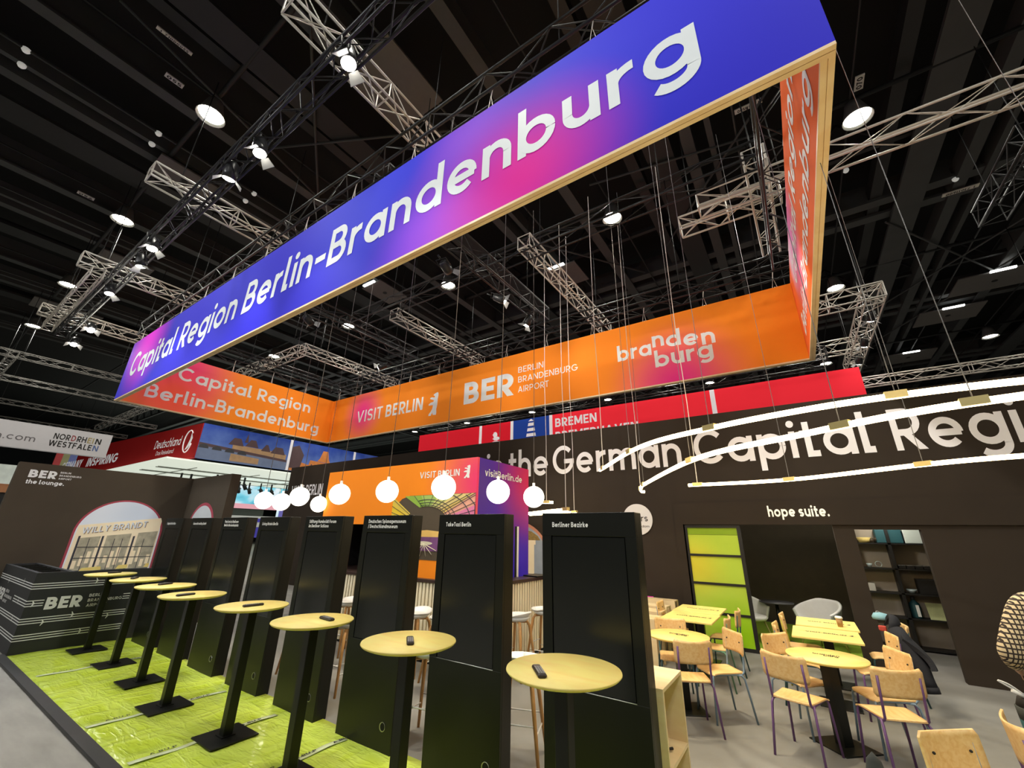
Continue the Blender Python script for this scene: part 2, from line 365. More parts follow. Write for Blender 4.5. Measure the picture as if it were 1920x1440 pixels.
        W = 0.62; r = (1-w)/4; S.append(arc(W/2, 1-h-r, W/2-h, r, 28, 270, 16)+arc(W/2, h+r, W/2-h, r, 90, -152, 16)[1:])
    elif ch == 'T': W = 0.64; S += [[(W/2, 0), (W/2, 1)], [(0, 1-h), (W, 1-h)]]
    elif ch == 'U': W = 0.74; r = W/2-h; S.append([(h, 1), (h, h+r)]+arc(W/2, h+r, r, r, 180, 360, 16)+[(W-h, 1)])
    elif ch == 'V': W = 0.82; dia(w*.6, 1, W/2, 0); dia(W-w*.6, 1, W/2, 0)
    elif ch == 'W': W = 1.2; dia(w*.6, 1, W*.28, 0); dia(W/2, 1, W*.28, 0); dia(W/2, 1, W*.72, 0); dia(W-w*.6, 1, W*.72, 0)
    elif ch == 'X': W = 0.76; dia(w*.6, 0, W-w*.6, 1); dia(w*.6, 1, W-w*.6, 0)
    elif ch == 'Y': W = 0.76; dia(w*.6, 1, W/2, 0.42); dia(W-w*.6, 1, W/2, 0.42); S.append([(W/2, 0), (W/2, 0.48)])
    elif ch == 'Z': W = 0.64; S += [[(0, 1-h), (W, 1-h)], [(0, h), (W, h)]]; dia(w*.6, w*.5, W-w*.6, 1-w*.5)
    elif ch == '1': W = 0.36; S.append([(W-h, 0), (W-h, 1)]); dia(h, 0.74, W-h, 1)
    elif ch == '5': W = 0.58; S.append([(W-.05, 1-h), (0.14, 1-h), (0.10, 0.52)]); S.append(arc(0.27, 0.32, 0.31-h, 0.32-h, 140, -150, 16))
    elif ch == '6': W = 0.62; S.append(arc(W/2, 0.31, W/2-h, 0.31-h, 0, 360, 20)); dia(h*1.1, 0.36, W*.62, 1)
    elif ch == '7': W = 0.58; S.append([(0, 1-h), (W, 1-h)]); dia(W*.25, 0, W-w*.6, 1-w*.4)
    return S, D, Q, W
def letters(mb, text, org, right, up, cap, width=None, wt=0.15, gap=0.13, slant=0.0, proud=0.004):
    """add a line of text to mb; org = left end of the baseline; returns the end point"""
    org, right, up = Vector(org), Vector(right).normalized(), Vector(up).normalized(); nrm = right.cross(up)
    x = 0.0; items = []
    for ch in text:
        S, D, Q, W = glyph(ch, wt); items.append((x, S, D, Q)); x += W+(gap if ch != ' ' else gap*0.6)
    tot = x-gap; sx = cap if width is None else width/tot; k = 0
    def P(px, py, e): return org+right*(px*sx+slant*py*cap)+up*(py*cap)+nrm*(proud+e)
    h = wt/2
    for x0, S, D, Q in items:
        for st in S:
            k += 1; e = 0.00012*(k % 9); n = len(st); L = []; R = []
            for i, p in enumerate(st):
                a = st[max(i-1, 0)]; b = st[min(i+1, n-1)]
                d1 = Vector((p[0]-a[0], p[1]-a[1])); d2 = Vector((b[0]-p[0], b[1]-p[1]))
                if d1.length < 1e-9: d1 = d2
                if d2.length < 1e-9: d2 = d1
                d1.normalize(); d2.normalize(); t = d1+d2
                if t.length < 1e-6: t = d1
                t.normalize(); nn = Vector((-t.y, t.x)); c = max(0.35, nn.dot(Vector((-d1.y, d1.x))))
                L.append(P(x0+p[0]+nn.x*h/c, p[1]+nn.y*h/c, e)); R.append(P(x0+p[0]-nn.x*h/c, p[1]-nn.y*h/c, e))
            a0 = mb.add(L); b0 = mb.add(R)
            for i in range(n-1): mb.face((b0+i, b0+i+1, a0+i+1, a0+i))
        for cx, cy, r in D:
            k += 1; e = 0.00012*(k % 9)
            mb.poly([P(x0+cx+r*math.cos(2*PI*i/14), cy+r*math.sin(2*PI*i/14), e) for i in range(14)])
        for q in Q:
            k += 1; e = 0.00012*(k % 9); a, b = (q[0:2], q[2:4])
            if a[1] > b[1]: a, b = b, a
            L = math.hypot(b[0]-a[0], b[1]-a[1]); wx = wt*L/abs(b[1]-a[1])/2
            wx = min(wx, wt*1.3)
            mb.poly([P(x0+a[0]-wx, a[1], e), P(x0+a[0]+wx, a[1], e), P(x0+b[0]+wx, b[1], e), P(x0+b[0]-wx, b[1], e)])
    return mb
BEAR = [(.08, 0), (.35, 0), (.38, .06), (.50, .12), (.55, .02), (.9, 0), (.92, .1), (.88, .25), (.95, .45), (.95, .7), (1, .85), (.97, .97), (.85, 1), (.65, .97), (.5, .93), (.48, .88), (.62, .85), (.6, .78), (.3, .82), (.12, .80), (.12, .75), (.4, .70), (.55, .66), (.5, .6), (.2, .58), (0, .52), (.02, .47), (.3, .46), (.5, .45), (.45, .3), (.3, .18), (.1, .08)]
def flat(mb, pts, org, right, up, sx, sy, proud=0.004):
    org, right, up = Vector(org), Vector(right), Vector(up); nrm = right.cross(up)
    mb.poly([org+right*(x*sx)+up*(y*sy)+nrm*proud for x, y in pts]); return mb
XV, YV, ZV = Vector((1, 0, 0)), Vector((0, 1, 0)), Vector((0, 0, 1))

# ------------------------------------------------------------------ the hall
FLOORM = mat('grey_hall_floor', (0.28, 0.27, 0.245), 0.75, var=0.42, scale=2.2, bump=0.4, stretch=(0.7, 3, 1))
CARPET = mat('grey_stand_carpet', (0.20, 0.195, 0.178), 0.95, var=0.22, scale=2.5, bump=0.1)
struct(MB().box((-75, -22, -0.2), (22, 44, 0)).build('floor', FLOORM))
struct(MB().box((-10.4, 3.1, 0), (16, 14.5, 0.004)).build('trim_1', CARPET))
struct(MB().box((-75, -22, 13.6), (22, 44, 13.8)).build('ceiling', CEILM))
FARW = mat('dark_hall_wall', (0.02, 0.021, 0.024), 0.9, var=0.3, scale=0.3)
struct(MB().box((-75, 43.8, 0), (22, 44, 13.6)).build('wall_back', FARW))
struct(MB().box((-75.2, -22, 0), (-75, 44, 13.6)).build('wall_left', FARW))
struct(MB().box((21.8, -22, 0), (22, 44, 13.6)).build('wall_right', FARW))
tn = [1]
def trim(mb, m):
    tn[0] += 1
    return struct(mb.build('trim_%d' % tn[0], m))
# roof beams running away from the aisle (along y) and across (along x)
for lx in HBX + [16.0]:
    trim(MB().box((lx-1.20, -20, 12.0), (lx-0.88, 43, 12.06)).box((lx-1.06, -20, 12.06), (lx-1.02, 43, 12.9)), STEEL)
    trim(MB().box((lx-3.75, -20, 12.0), (lx-3.45, 43, 12.5)), STEEL)
    trim(MB().box((lx-3.12, -20, 12.05), (lx-2.98, 43, 12.5)), STEEL)
    trim(MB().tube([(lx-2.46, -20, 12.02), (lx-2.46, 43, 12.02)], 0.028, 5), STEEL)
    trim(MB().tube([(lx-0.02, -20, 12.0), (lx-0.02, 43, 12.0)], 0.025, 5), STEELD)
    trim(MB().box((lx+1.45, -20, 11.95), (lx+2.15, 43, 12.05)), STEEL if lx > 0 else STEELD)
    trim(MB().box((lx+0.85, -20, 12.2), (lx+1.15, 43, 12.6)), STEELD)
for by in (-11.5, -7.0, -2.6, 1.74, 6.3, 10.36, 15.1, 15.9, 18.95, 23.6, 24.4, 28.05, 32.2, 33.0, 37, 41.5):
    big = by in (15.1, 15.9, 23.6, 24.4, 32.2, 33.0)
    trim(MB().box((-74, by-0.17, 12.1), (21, by+0.17, 12.2)).box((-74, by-0.03, 12.2), (21, by+0.03, 12.9)) if big else
         MB().tube([(-74, by, 12.0), (21, by, 12.0)], 0.06, 6), STEEL if big else STEELD)
# steel roof trusses of the hall seen as dark lattices across the bays
for by in (12.6, 21.0, 30.5):
    m = MB()
    for k in range(48):
        xa = -74+k*2; m.bar((xa, by, 12.3), (xa+1, by, 13.5), 0.07, 0.07); m.bar((xa+1, by, 13.5), (xa+2, by, 12.3), 0.07, 0.07)
    m.bar((-74, by, 12.3), (21, by, 12.3), 0.14, 0.14); trim(m, STEELD)
# tie rods bracing the roof
for a, b in (((-9.59, -.29, 11.9), (-11.0, 4.95, 11.9)), ((-6.43, 1.88, 11.9), (-11.0, 4.95, 11.9)), ((-10.5, 3.16, 11.9), (-5.9, 5.5, 11.9)), ((-2.24, 13.29, 11.9), (-0.41, 10.91, 11.9)),
             ((-0.4, 10.9, 11.9), (1.5, 8.5, 11.9)), ((-3.5, 9.2, 11.9), (0.97, 10.05, 11.9)), ((-6.5, 10.2, 11.9), (-3.4, 14.5, 11.9)), ((-10.2, 10.4, 11.9), (-3.3, 10.4, 11.9)),
             ((4.2, 16.0, 11.9), (9.4, 23.5, 11.9)), ((4.3, 23.5, 11.9), (9.4, 16.0, 11.9)), ((9.6, 18.9, 11.9), (4.9, 27.5, 11.9)), ((6.0, 12.2, 11.9), (9.5, 15.0, 11.9))):
    trim(MB().tube([a, b], 0.035, 5), STEEL)

# ------------------------------------------------------------------ high bay lamps of the roof
LENS = mat('lamp_lens', (0.9, 0.9, 0.85), 0.4, emis=(1.0, 0.97, 0.82), es=30, var=0)
ALU = mat('lamp_aluminium', (0.45, 0.45, 0.43), 0.35, metal=0.7, var=0.05)
def bay_proto():
    t = thing('high_bay_lamp', 'x', 'ceiling lamp', (0, 0, 11.36))
    MB().lathe([(0.16, 0.50), (0.20, 0.34), (0.26, 0.12), (0.31, 0.0), (0.30, 0.0), (0.25, 0.10)], n=20).build('housing', ALU, t, True)
    MB().lathe([(0.0001, 0.03), (0.16, 0.025), (0.25, 0.05)], n=20).build('lens', LENS, t.children[0], True)
    MB().tube([(0, 0, 0.45), (0, 0, 0.66)], 0.02, 5).build('hanger', STEEL, t, True)
    return t
bay = None
BAYL = {(-10.27, 1.73): 'large glaring high bay lamp by the number 055 plate', (-16.87, 1.73): 'high bay lamp by the number 056 plate',
        (-23.87, 1.73): 'third high bay lamp in the aisle row, past the 056 plate', (-30.7, 1.73): 'farthest lit high bay lamp of the aisle row',
        (-3.25, 10.36): 'high bay lamp glaring behind the hanging white cables', (2.9, 10.36): 'high bay lamp by the number 070 plate, outside the ring',
        (2.9, 18.9): 'high bay lamp just past the far corner of the banner ring', (9.45, 28.0): 'high bay lamp alone over the far hall, beyond grey panels',
        (-3.25, 28.0): 'high bay lamp low under the back banner, above the red fascia', (2.9, 28.0): 'high bay lamp above the free end of the red fascia',
        (-10.27, 10.36): 'high bay lamp under a barn door spotlight inside the ring', (-16.87, 10.36): 'high bay lamp inside the ring, over its far left part',
        (-23.87, 10.36): 'high bay lamp over the panel with two lines of lettering'}
for hx in HBX:
    for hy in HBY:
        if hy < 0: continue
        lab = BAYL.get((hx, hy)); g = None if lab else 'roof lamps of the far bays'
        lab = lab or 'small round high bay lamp in a far roof bay'
        if bay is None: bay = bay_proto(); bay.location = (hx, hy, 11.36); tag(bay, lab, None, g)
        else:
            o = dup(bay, (hx, hy, 11.36), 0, lab)
            if g: o['group'] = g
            elif 'group' in o: del o['group']
# small round lamps along a conduit
SL = mat('small_lamp_white', (0.75, 0.75, 0.7), 0.5, emis=(1, 1, 0.92), es=0.25, var=0)
for x, y, l in ((-12.75, -1.18, 'small white round lamp nearest the frame corner, on a conduit'), (-12.75, 1.28, 'small white round lamp on a conduit, between two others'), (-12.75, 3.79, 'small white round lamp on a conduit by the black ring truss'),
                (-13.32, -1.17, 'white half dome lamp under a grey beam, nearest the corner'), (-13.32, 1.3, 'white half dome lamp under a grey beam, middle one'), (-13.32, 3.79, 'white half dome lamp under a grey beam, farthest one'),
                (2.97, 12.87, 'white dome lamp on the cross beam, outside the ring'), (5.7, 15.0, 'white dome lamp right of the cross beam plate')):
    tag(recentre(MB().lathe([(0.0001, -0.05), (0.05, -0.04), (0.075, 0.0), (0.075, 0.05)], (x, y, 12.0), 14).build('dome_lamp', SL)), l, 'ceiling lamp')
# number plates
PLATE = mat('white_plate', (0.75, 0.74, 0.70), 0.6, var=0.04)
def plate(x, y, z, rz, text, L, H, label, dirv):
    t = thing('number_plate', label, 'sign', (x, y, z))
    r = Vector(dirv).normalized(); n = Vector((0, 0, -1)); up = n.cross(r)
    c = Vector((x, y, z))
    MB().hexa([c-r*L/2-up*H/2, c+r*L/2-up*H/2, c+r*L/2+up*H/2, c-r*L/2+up*H/2] + [p+Vector((0, 0, .03)) for p in (c-r*L/2-up*H/2, c+r*L/2-up*H/2, c+r*L/2+up*H/2, c-r*L/2+up*H/2)]).build('board', PLATE, t)
    letters(MB(), text, c-r*L*0.4-up*H*0.32, r, up, H*0.64, L*0.8, 0.2, proud=0.006).build('number', BLKINK, t)
plate(-10.57, 0.95, 11.9, 0, '055', 0.36, 0.14, 'white number plate on the roof, nearest the glaring lamp', (0, 1, 0))
plate(-17.36, 0.8, 11.9, 0, '056', 0.40, 0.15, 'white number plate on a roof conduit, second lamp of the aisle row', (0, 1, 0))
plate(3.0, 9.85, 11.9, 0, '070', 0.40, 0.17, 'white number plate outside the banner ring', (0, -1, 0))
plate(0.78, 9.08, 11.9, 0, '1271011500', 0.6, 0.13, 'white ceiling plate with a long number, inside the banner ring', (-1, 0, 0))
plate(5.88, 15.5, 11.9, 0, '1271011600', 0.8, 0.15, 'white plate with a long number on the cross beam', (-1, 0, 0))
plate(-9.55, 0.62, 11.9, 0, '1271000055', 0.65, 0.08, 'narrow white strip plate alone on the black roof', (0, 1, 0))
# square panels and projectors under the roof
PANELM = mat('grey_roof_panel', (0.13, 0.125, 0.12), 0.7, var=0.1)
HOLE = mat('speaker_black', (0.01, 0.01, 0.01), 0.6, var=0)
TUBEL = mat('panel_tube_light', (0.9, 0.9, 0.85), 0.5, emis=(1, 1, 0.95), es=5, var=0)
def panel(x, y, lab, tube_l, sx=1.2, sy=1.5):
    t = thing('roof_panel', lab, 'ceiling panel', (x, y, 11.8))
    MB().box((-sx/2, -sy/2, 0), (sx/2, sy/2, 0.05)).build('board', PANELM, t, True)
    MB().cyl((0, 0, 0.0), (0, 0, -0.02), 0.09, 14).build('speaker_hole', HOLE, t, True)
    if tube_l: MB().box((-0.35, -sy/2-0.15, -0.04), (0.35, -sy/2-0.05, 0.02)).build('tube_light', TUBEL, t, True)
    for sxx in (-1, 1): MB().cyl((sxx*sx*0.4, 0, 0.05), (sxx*sx*0.4, 0, 0.3), 0.012, 5).build('hanger_rod', STEEL, t, True)
panel(-13.79, 2.29, 'grey square roof panel with a round hole behind the long truss', False)
panel(-6.19, 3.92, 'grey square roof panel above the sign lettering', False, 1.5, 1.7)
panel(7.5, 25.2, 'grey roof panel with tube light over the far hall, second of three', True, 2.2, 1.6)
panel(8.3, 22.4, 'grey roof panel with tube light, the one nearest and highest', True, 2.4, 1.6)
panel(6.9, 30.5, 'grey roof panel with tube light, the farthest and smallest', True, 2.2, 1.6)
panel(-13.48, 9.73, 'grey roof panel inside the ring, over the white truss end', True)
panel(-6.2, 12.9, 'grey roof panel inside the ring, beside the middle white truss', True, 1.5, 1.4)
panel(-20.9, 2.7, 'grey roof panel over the aisle, by the left white truss', False, 1.3, 1.6)
panel(-28.3, 2.4, 'pale strip panel with a dark hole far down the aisle roof', False, 1.4, 2.4)
panel(-6.4, 7.6, 'dark roof panel seen just under the banner edge', True, 1.6, 1.5)

# ------------------------------------------------------------------ trusses
def truss(label, p, q, size=0.32, m=TRUSSB, bay=0.55, rc=0.026, rl=0.011, group=None, tri=False, cat='truss'):
    p, q = Vector(p), Vector(q); d = (q-p).normalized(); L = (q-p).length
    x = d.cross(ZV); x = x.normalized() if x.length > 1e-5 else XV.copy(); y = x.cross(d).normalized()
    t = thing('lighting_truss', label, cat, tuple(p), 0, group)
    h = size/2
    offs = [x*-h+y*-h, x*h+y*-h, x*h+y*h, x*-h+y*h] if not tri else [x*-h+y*h*.7, x*h+y*h*.7, y*-h]
    for o in offs: MB().tube([p+o, q+o], rc, 6).build('chord', m, t)
    lat = MB(); n = max(2, round(L/bay))
    k = len(offs)
    for i in range(n):
        a = p+d*(L*i/n); b = p+d*(L*(i+1)/n)
        for j in range(k):
            o1, o2 = offs[j], offs[(j+1) % k]
            if (i+j) % 2: o1, o2 = o2, o1
            lat.tube([a+o1, b+o2], rl, 4, False)
    for e in (p, q, p+d*L*.5):
        for j in range(k): lat.tube([e+offs[j], e+offs[(j+1) % k]], rl*1.2, 4, False)
    lat.build('lattice', m, t)
    if p.z < 11:
        for fq in (0.15, 0.85):
            e = p+d*L*fq; MB().tube([e+ZV*size*0.4, Vector((e.x, e.y, 12.05))], 0.010, 4).build('hanger_chain', STEELD, t)
    return t
truss('long black truss with barn door spotlights above the aisle', (-20.6, 1.85, 8.3), (1.5, 1.85, 8.3), 0.30, TRUSSB, 0.45, 0.026, 0.011)
truss('white truss half covered by the black truss, far end over the aisle', (-20.9, 1.50, 8.45), (-14.9, 1.50, 8.45), 0.26, TRUSSW, 0.4, 0.018, 0.010)
truss('black truss directly over the blue front of the banner ring', (-16.9, 3.3, 7.98), (1.15, 3.3, 7.98), 0.42, TRUSSB, 0.55)
truss('black truss over the back of the banner ring', (-16.9, 10.3, 7.98), (1.15, 10.3, 7.98), 0.42, TRUSSB, 0.55)
truss('black truss over the near end of the ring, beside orange lettering', (0.75, 3.55, 7.98), (0.75, 10.05, 7.98), 0.42, TRUSSB, 0.55)
truss('black truss over the far end of the banner ring', (-16.6, 3.55, 7.98), (-16.6, 10.05, 7.98), 0.42, TRUSSB, 0.55)
truss('black truss inside the ring carrying two lit spotlights', (-5.65, 3.6, 8.42), (-5.65, 10.05, 8.42), 0.42, TRUSSB, 0.55)
truss('black truss inside the ring, far one with two lamps', (-11.5, 3.6, 8.42), (-11.5, 10.05, 8.42), 0.42, TRUSSB, 0.55)
truss('thin black ladder truss crossing inside the ring', (-11.3, 7.2, 8.6), (0.6, 7.2, 8.6), 0.36, TRUSSB, 0.9, 0.022, 0.009)
for x, lab in ((-4.55, 'white truss rising past the top frame edge above the long truss'), (-9.85, 'white truss crossing under the long black truss, middle of three'), (-15.1, 'white truss crossing the long black truss by a hanging lamp'), (-20.1, 'white truss end crossing the far tip of the long black truss')):
    truss(lab, (x, 1.1, 8.75), (x, 4.3, 8.75), 0.34, TRUSSW, 0.42, 0.022, 0.011)
for x, ya, lab in ((-4.4, 6.9, 'white truss inside the ring, middle one ending at the back'), (-9.9, 7.6, 'white truss inside the ring with a free near end'), (-15.1, 7.5, 'white truss inside the ring joined by a cross truss')):
    truss(lab, (x, ya, 8.6), (x, 12.3, 8.6), 0.34, TRUSSW, 0.42, 0.022, 0.011)
truss('short white cross truss joining over the two line lettering', (-15.3, 7.6, 8.6), (-20.5, 7.6, 8.6), 0.34, TRUSSW, 0.42, 0.022, 0.011)
truss('white truss running out of frame beyond the ring corner', (-0.6, 8.0, 8.6), (9.5, 8.1, 8.6), 0.36, TRUSSW, 0.55, 0.024, 0.011)
truss('white truss seen through the ring beside the orange lettering', (0.52, 7.3, 8.7), (0.62, 10.6, 8.7), 0.36, TRUSSW, 0.42, 0.022, 0.011)
truss('short white truss crossing in the near corner of the ring', (-1.1, 8.6, 8.7), (0.9, 8.6, 8.7), 0.34, TRUSSW, 0.42, 0.022, 0.011)
truss('white truss reaching a corner with lamps, upper of the pair', (0.6, 14.3, 8.6), (3.2, 14.3, 8.6), 0.45, TRUSSW, 0.45, 0.024, 0.012)
truss('white truss reaching a lamp cluster, lower of the pair', (0.6, 18.2, 8.6), (3.0, 18.2, 8.6), 0.45, TRUSSW, 0.45, 0.024, 0.012)
truss('white truss hung with open spotlights above the red fascia', (2.97, 14.2, 8.6), (2.95, 21.0, 8.6), 0.45, TRUSSW, 0.45, 0.024, 0.012)
truss('thin white truss behind the end of the red fascia', (2.6, 18.5, 7.2), (8.5, 18.5, 7.2), 0.3, TRUSSW, 0.5, 0.02, 0.01)
truss('black lattice mast with coiled cables in the outer bay', (5.0, 9.9, 9.1), (4.95, 12.4, 9.0), 0.45, TRUSSB, 0.45)
for k, (a, b) in enumerate((((-26.2, 1.33, 8.6), (-31.5, 1.33, 8.6)), ((-26.2, 0.9, 8.6), (-26.2, 5.3, 8.6)), ((-31.0, 0.9, 8.6), (-31.0, 7.5, 8.6)), ((-37.2, 0.9, 8.6), (-37.2, 9.5, 8.6)), ((-43.5, 0.9, 8.6), (-43.5, 9.5, 8.6)), ((-24.5, 6.6, 8.0), (-37.5, 6.6, 8.0)), ((-45.5, 7.5, 9.0), (-52, 7.5, 9.0)))):
    truss(('white truss stub at the frame edge, above the pale banner', 'white cross truss over the aisle, second past the long truss', 'white cross truss over the aisle, third past the long truss', 'white cross truss low over the pale banner, fourth', 'white cross truss just over the pale banner, farthest', 'white truss running away beside the blue banner corner', 'bright short truss right above the grey lettered banner')[k], a, b, 0.26, TRUSSG, 0.5, 0.014, 0.008)
for k, y in enumerate((16.6, 17.6)):
    truss(('dark truss above the red fascia, nearer', 'dark truss above the red fascia, farther')[k], (-18, y, 7.9), (1.8, y, 7.9), 0.36, TRUSSB, 0.7, 0.024, 0.012)

# ------------------------------------------------------------------ stage spotlights with barn doors
def spot_proto():
    t = thing('stage_spotlight', 'x', 'spotlight')       # points along local -z, hangs from its yoke
    MB().lathe([(0.05, 0.24), (0.10, 0.20), (0.12, 0.0), (0.11, -0.10)], n=18).build('housing', TRUSSB, t, True)
    hs_ = t.children[0]
    MB().lathe([(0.0001, -0.13), (0.06, -0.125), (0.10, -0.105)], n=18).build('lens', mat('spot_lens', (0.9, 0.9, 0.9), 0.4, emis=(1, 0.95, 0.82), es=38, var=0), hs_, True)
    for a in (0, 2):
        c, s_ = math.cos(a*PI/2), math.sin(a*PI/2)
        def R(x, y, z): return (x*c-y*s_, x*s_+y*c, z)
        l = 0.10
        MB().hexa([R(0.11, -0.07, -0.10), R(0.116, -0.07, -0.10), R(0.116, 0.07, -0.10), R(0.11, 0.07, -0.10), R(0.22, -0.11, -0.10-l), R(0.226, -0.11, -0.10-l), R(0.226, 0.11, -0.10-l), R(0.22, 0.11, -0.10-l)]).build('barn_door', mat('barn_door_metal', (0.26, 0.26, 0.26), 0.5, var=0.05), hs_, True)
    MB().tube([(-0.14, 0, 0.05), (-0.14, 0, 0.30), (0.14, 0, 0.30), (0.14, 0, 0.05)], 0.012, 5).tube([(0, 0, 0.30), (0, 0, 0.42)], 0.02, 6).build('yoke', TRUSSB, t, True)
    return t
SPL = ['spotlight with a blue filter frame where the white truss crosses', 'warm lit spotlight with open flaps on the long truss', 'small spotlight with a blue gel, next to the warm one', 'very bright round spotlight low on the long truss',
       'white spotlight with lowered flaps under the bright round one', 'bluish spotlight near the far tip of the long truss', 'double white lamp beyond the tip of the long truss', 'last white lamp past the tip of the long truss',
       'warm spotlight with two flaps over a high bay lamp, inside the ring', 'warm spotlight glowing mid ring, left of the white truss', 'spotlight with pale flaps close over the back banner', 'spotlight hung low over the bear emblem', 'bright spotlight pair end on the far inner truss',
       'open spotlight on the outer white truss, topmost', 'spotlight with raised flaps on the outer white truss, middle', 'spotlight on the outer white truss, lowest over red']
sp0 = spot_proto()
for i, s in enumerate(SPOTS):
    o = sp0 if i == 0 else dup(sp0, (0, 0, 0))
    o.location = (s[0], s[1], s[2]+0.12); o['label'] = SPL[i]
    q = (Vector(s[3])-Vector(s[:3])).to_track_quat('-Z', 'Y'); o.rotation_euler = q.to_euler()

# ------------------------------------------------------------------ the hanging banner ring
X0, X1, Y0, Y1, Z0, Z1 = -16.69, 0.90, 3.063, 10.232, 5.454, 7.359
ring = thing('hanging_banner', 'huge rectangular banner ring, blue outside and orange inside, with white lettering', 'banner', ((X0+X1)/2, (Y0+Y1)/2, Z0))
rc = Vector(ring.location)
def rl(p): return tuple(Vector(p)-rc)
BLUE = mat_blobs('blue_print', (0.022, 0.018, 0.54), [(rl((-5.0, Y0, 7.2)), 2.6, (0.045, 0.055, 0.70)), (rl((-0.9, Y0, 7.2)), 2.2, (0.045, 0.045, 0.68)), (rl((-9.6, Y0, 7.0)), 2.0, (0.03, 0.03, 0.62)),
    (rl((-3.1, Y0, 5.6)), 1.9, (0.33, 0.06, 0.62)), (rl((-2.9, Y0, 7.0)), 1.2, (0.25, 0.07, 0.68)), (rl((-2.0, Y0, 5.8)), 1.7, (0.74, 0.012, 0.33)), (rl((-15.2, Y0, 7.05)), 2.0, (0.80, 0.018, 0.74))], glow=0.12)  # blue print emits a little to stay bright and saturated
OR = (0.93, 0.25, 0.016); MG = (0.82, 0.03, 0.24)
ORB = mat_blobs('orange_print_back', OR, [(rl((-14.35, Y1, 6.5)), 1.5, MG), (rl((-1.9, Y1, 5.4)), 2.0, MG)], glow=0.14)  # orange prints emit their own colour to look more strongly lit
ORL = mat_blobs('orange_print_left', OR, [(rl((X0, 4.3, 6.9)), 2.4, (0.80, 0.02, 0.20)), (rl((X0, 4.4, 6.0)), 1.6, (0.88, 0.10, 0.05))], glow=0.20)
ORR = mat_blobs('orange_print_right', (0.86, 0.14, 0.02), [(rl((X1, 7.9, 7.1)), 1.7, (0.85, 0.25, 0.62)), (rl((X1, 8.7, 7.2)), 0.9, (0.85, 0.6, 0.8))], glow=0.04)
T = 0.10; E_ = 0.035
def panel_box(name, a, b, m): return MB().box(a, b).build(name, m, ring)
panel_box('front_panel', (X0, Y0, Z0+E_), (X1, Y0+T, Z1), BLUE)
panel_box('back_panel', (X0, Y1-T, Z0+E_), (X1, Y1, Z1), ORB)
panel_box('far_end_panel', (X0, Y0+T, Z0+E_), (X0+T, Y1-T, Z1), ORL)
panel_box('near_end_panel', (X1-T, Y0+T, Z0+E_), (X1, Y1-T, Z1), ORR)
def frame(a, b, axis):
    m = MB(); x0, y0, x1, y1 = a[0], a[1], b[0], b[1]
    if axis == 'x':
        ym = (y0+y1)/2; m.box((x0, y0, Z0), (x1, ym-0.003, Z0+E_)).box((x0, ym+0.003, Z0), (x1, y1, Z0+E_)).box((x0, ym-0.003, Z0+0.012), (x1, ym+0.003, Z0+E_))
    else:
        xm = (x0+x1)/2; m.box((x0, y0, Z0), (xm-0.003, y1, Z0+E_)).box((xm+0.003, y0, Z0), (x1, y1, Z0+E_)).box((xm-0.003, y0, Z0+0.012), (xm+0.003, y1, Z0+E_))
    m.build('wooden_edge', TRIMW, ring)
frame((X0, Y0), (X1, Y0+T), 'x'); frame((X0, Y1-T), (X1, Y1), 'x'); frame((X0, Y0+T), (X0+T, Y1-T), 'y'); frame((X1-T, Y0+T), (X1, Y1-T), 'y')
letters(MB(), 'Capital Region Berlin-Brandenburg', (-16.05, Y0, 6.07), XV, ZV, 0.78, 16.06, 0.168, 0.13).build('front_lettering', WHITE, ring)
yi = Y1-T
m = MB(); letters(m, 'VISIT', (-14.70, yi, 6.10), XV, ZV, 0.50, 1.62, 0.15, 0.15); letters(m, 'BERLIN', (-12.88, yi, 6.10), XV, ZV, 0.50, 2.06, 0.18, 0.14)
m.build('back_visit_lettering', WHITEL, ring)
flat(MB(), BEAR, (-10.52, yi, 5.80), XV, ZV, 0.46, 0.86).build('bear_emblem', WHITEL, ring)
m = MB()
letters(m, 'BER', (-8.84, yi, 5.97), XV, ZV, 0.78, 2.04, 0.22, 0.1)
for k, s in enumerate(('BERLIN', 'BRANDENBURG', 'AIRPORT')): letters(m, s, (-6.62, yi, 6.68-0.33*k), XV, ZV, 0.20, (0.92, 2.06, 1.10)[k], 0.13, 0.17)
m.build('back_airport_lettering', WHITEL, ring)
m = MB(); letters(m, 'bra', (-3.36, yi, 6.33), XV, ZV, 0.46, 0.92, 0.18, 0.11); letters(m, 'n', (-2.40, yi, 6.52), XV, ZV, 0.46, 0.30, 0.18); letters(m, 'd', (-2.05, yi, 6.44), XV, ZV, 0.46, 0.36, 0.18)
letters(m, 'e', (-1.63, yi, 6.36), XV, ZV, 0.46, 0.35, 0.18); letters(m, 'n', (-1.21, yi, 6.30), XV, ZV, 0.46, 0.30, 0.18); letters(m, 'burg', (-2.38, yi, 5.95), XV, ZV, 0.46, 1.38, 0.18, 0.11)
m.build('back_region_lettering', WHITEL, ring)
m = MB(); letters(m, 'Capital Region', (X0+T, 4.36, 6.56), YV, ZV, 0.46, 4.75, 0.17); m.build('far_end_lettering', WHITEL, ring); m = MB(); letters(m, 'Berlin-Brandenburg', (X0+T, 3.68, 5.76), YV, ZV, 0.46, 5.95, 0.17)
m.build('far_end_lettering', WHITEL, ring)
m = MB(); letters(m, 'Capital Region', (X1-T, 8.9, 6.56), -YV, ZV, 0.46, 4.75, 0.17); m.build('near_end_lettering', WHITEL, ring); m = MB(); letters(m, 'Berlin-Brandenburg', (X1-T, 9.55, 5.76), -YV, ZV, 0.46, 5.95, 0.17)
m.build('near_end_lettering', WHITEL, ring)
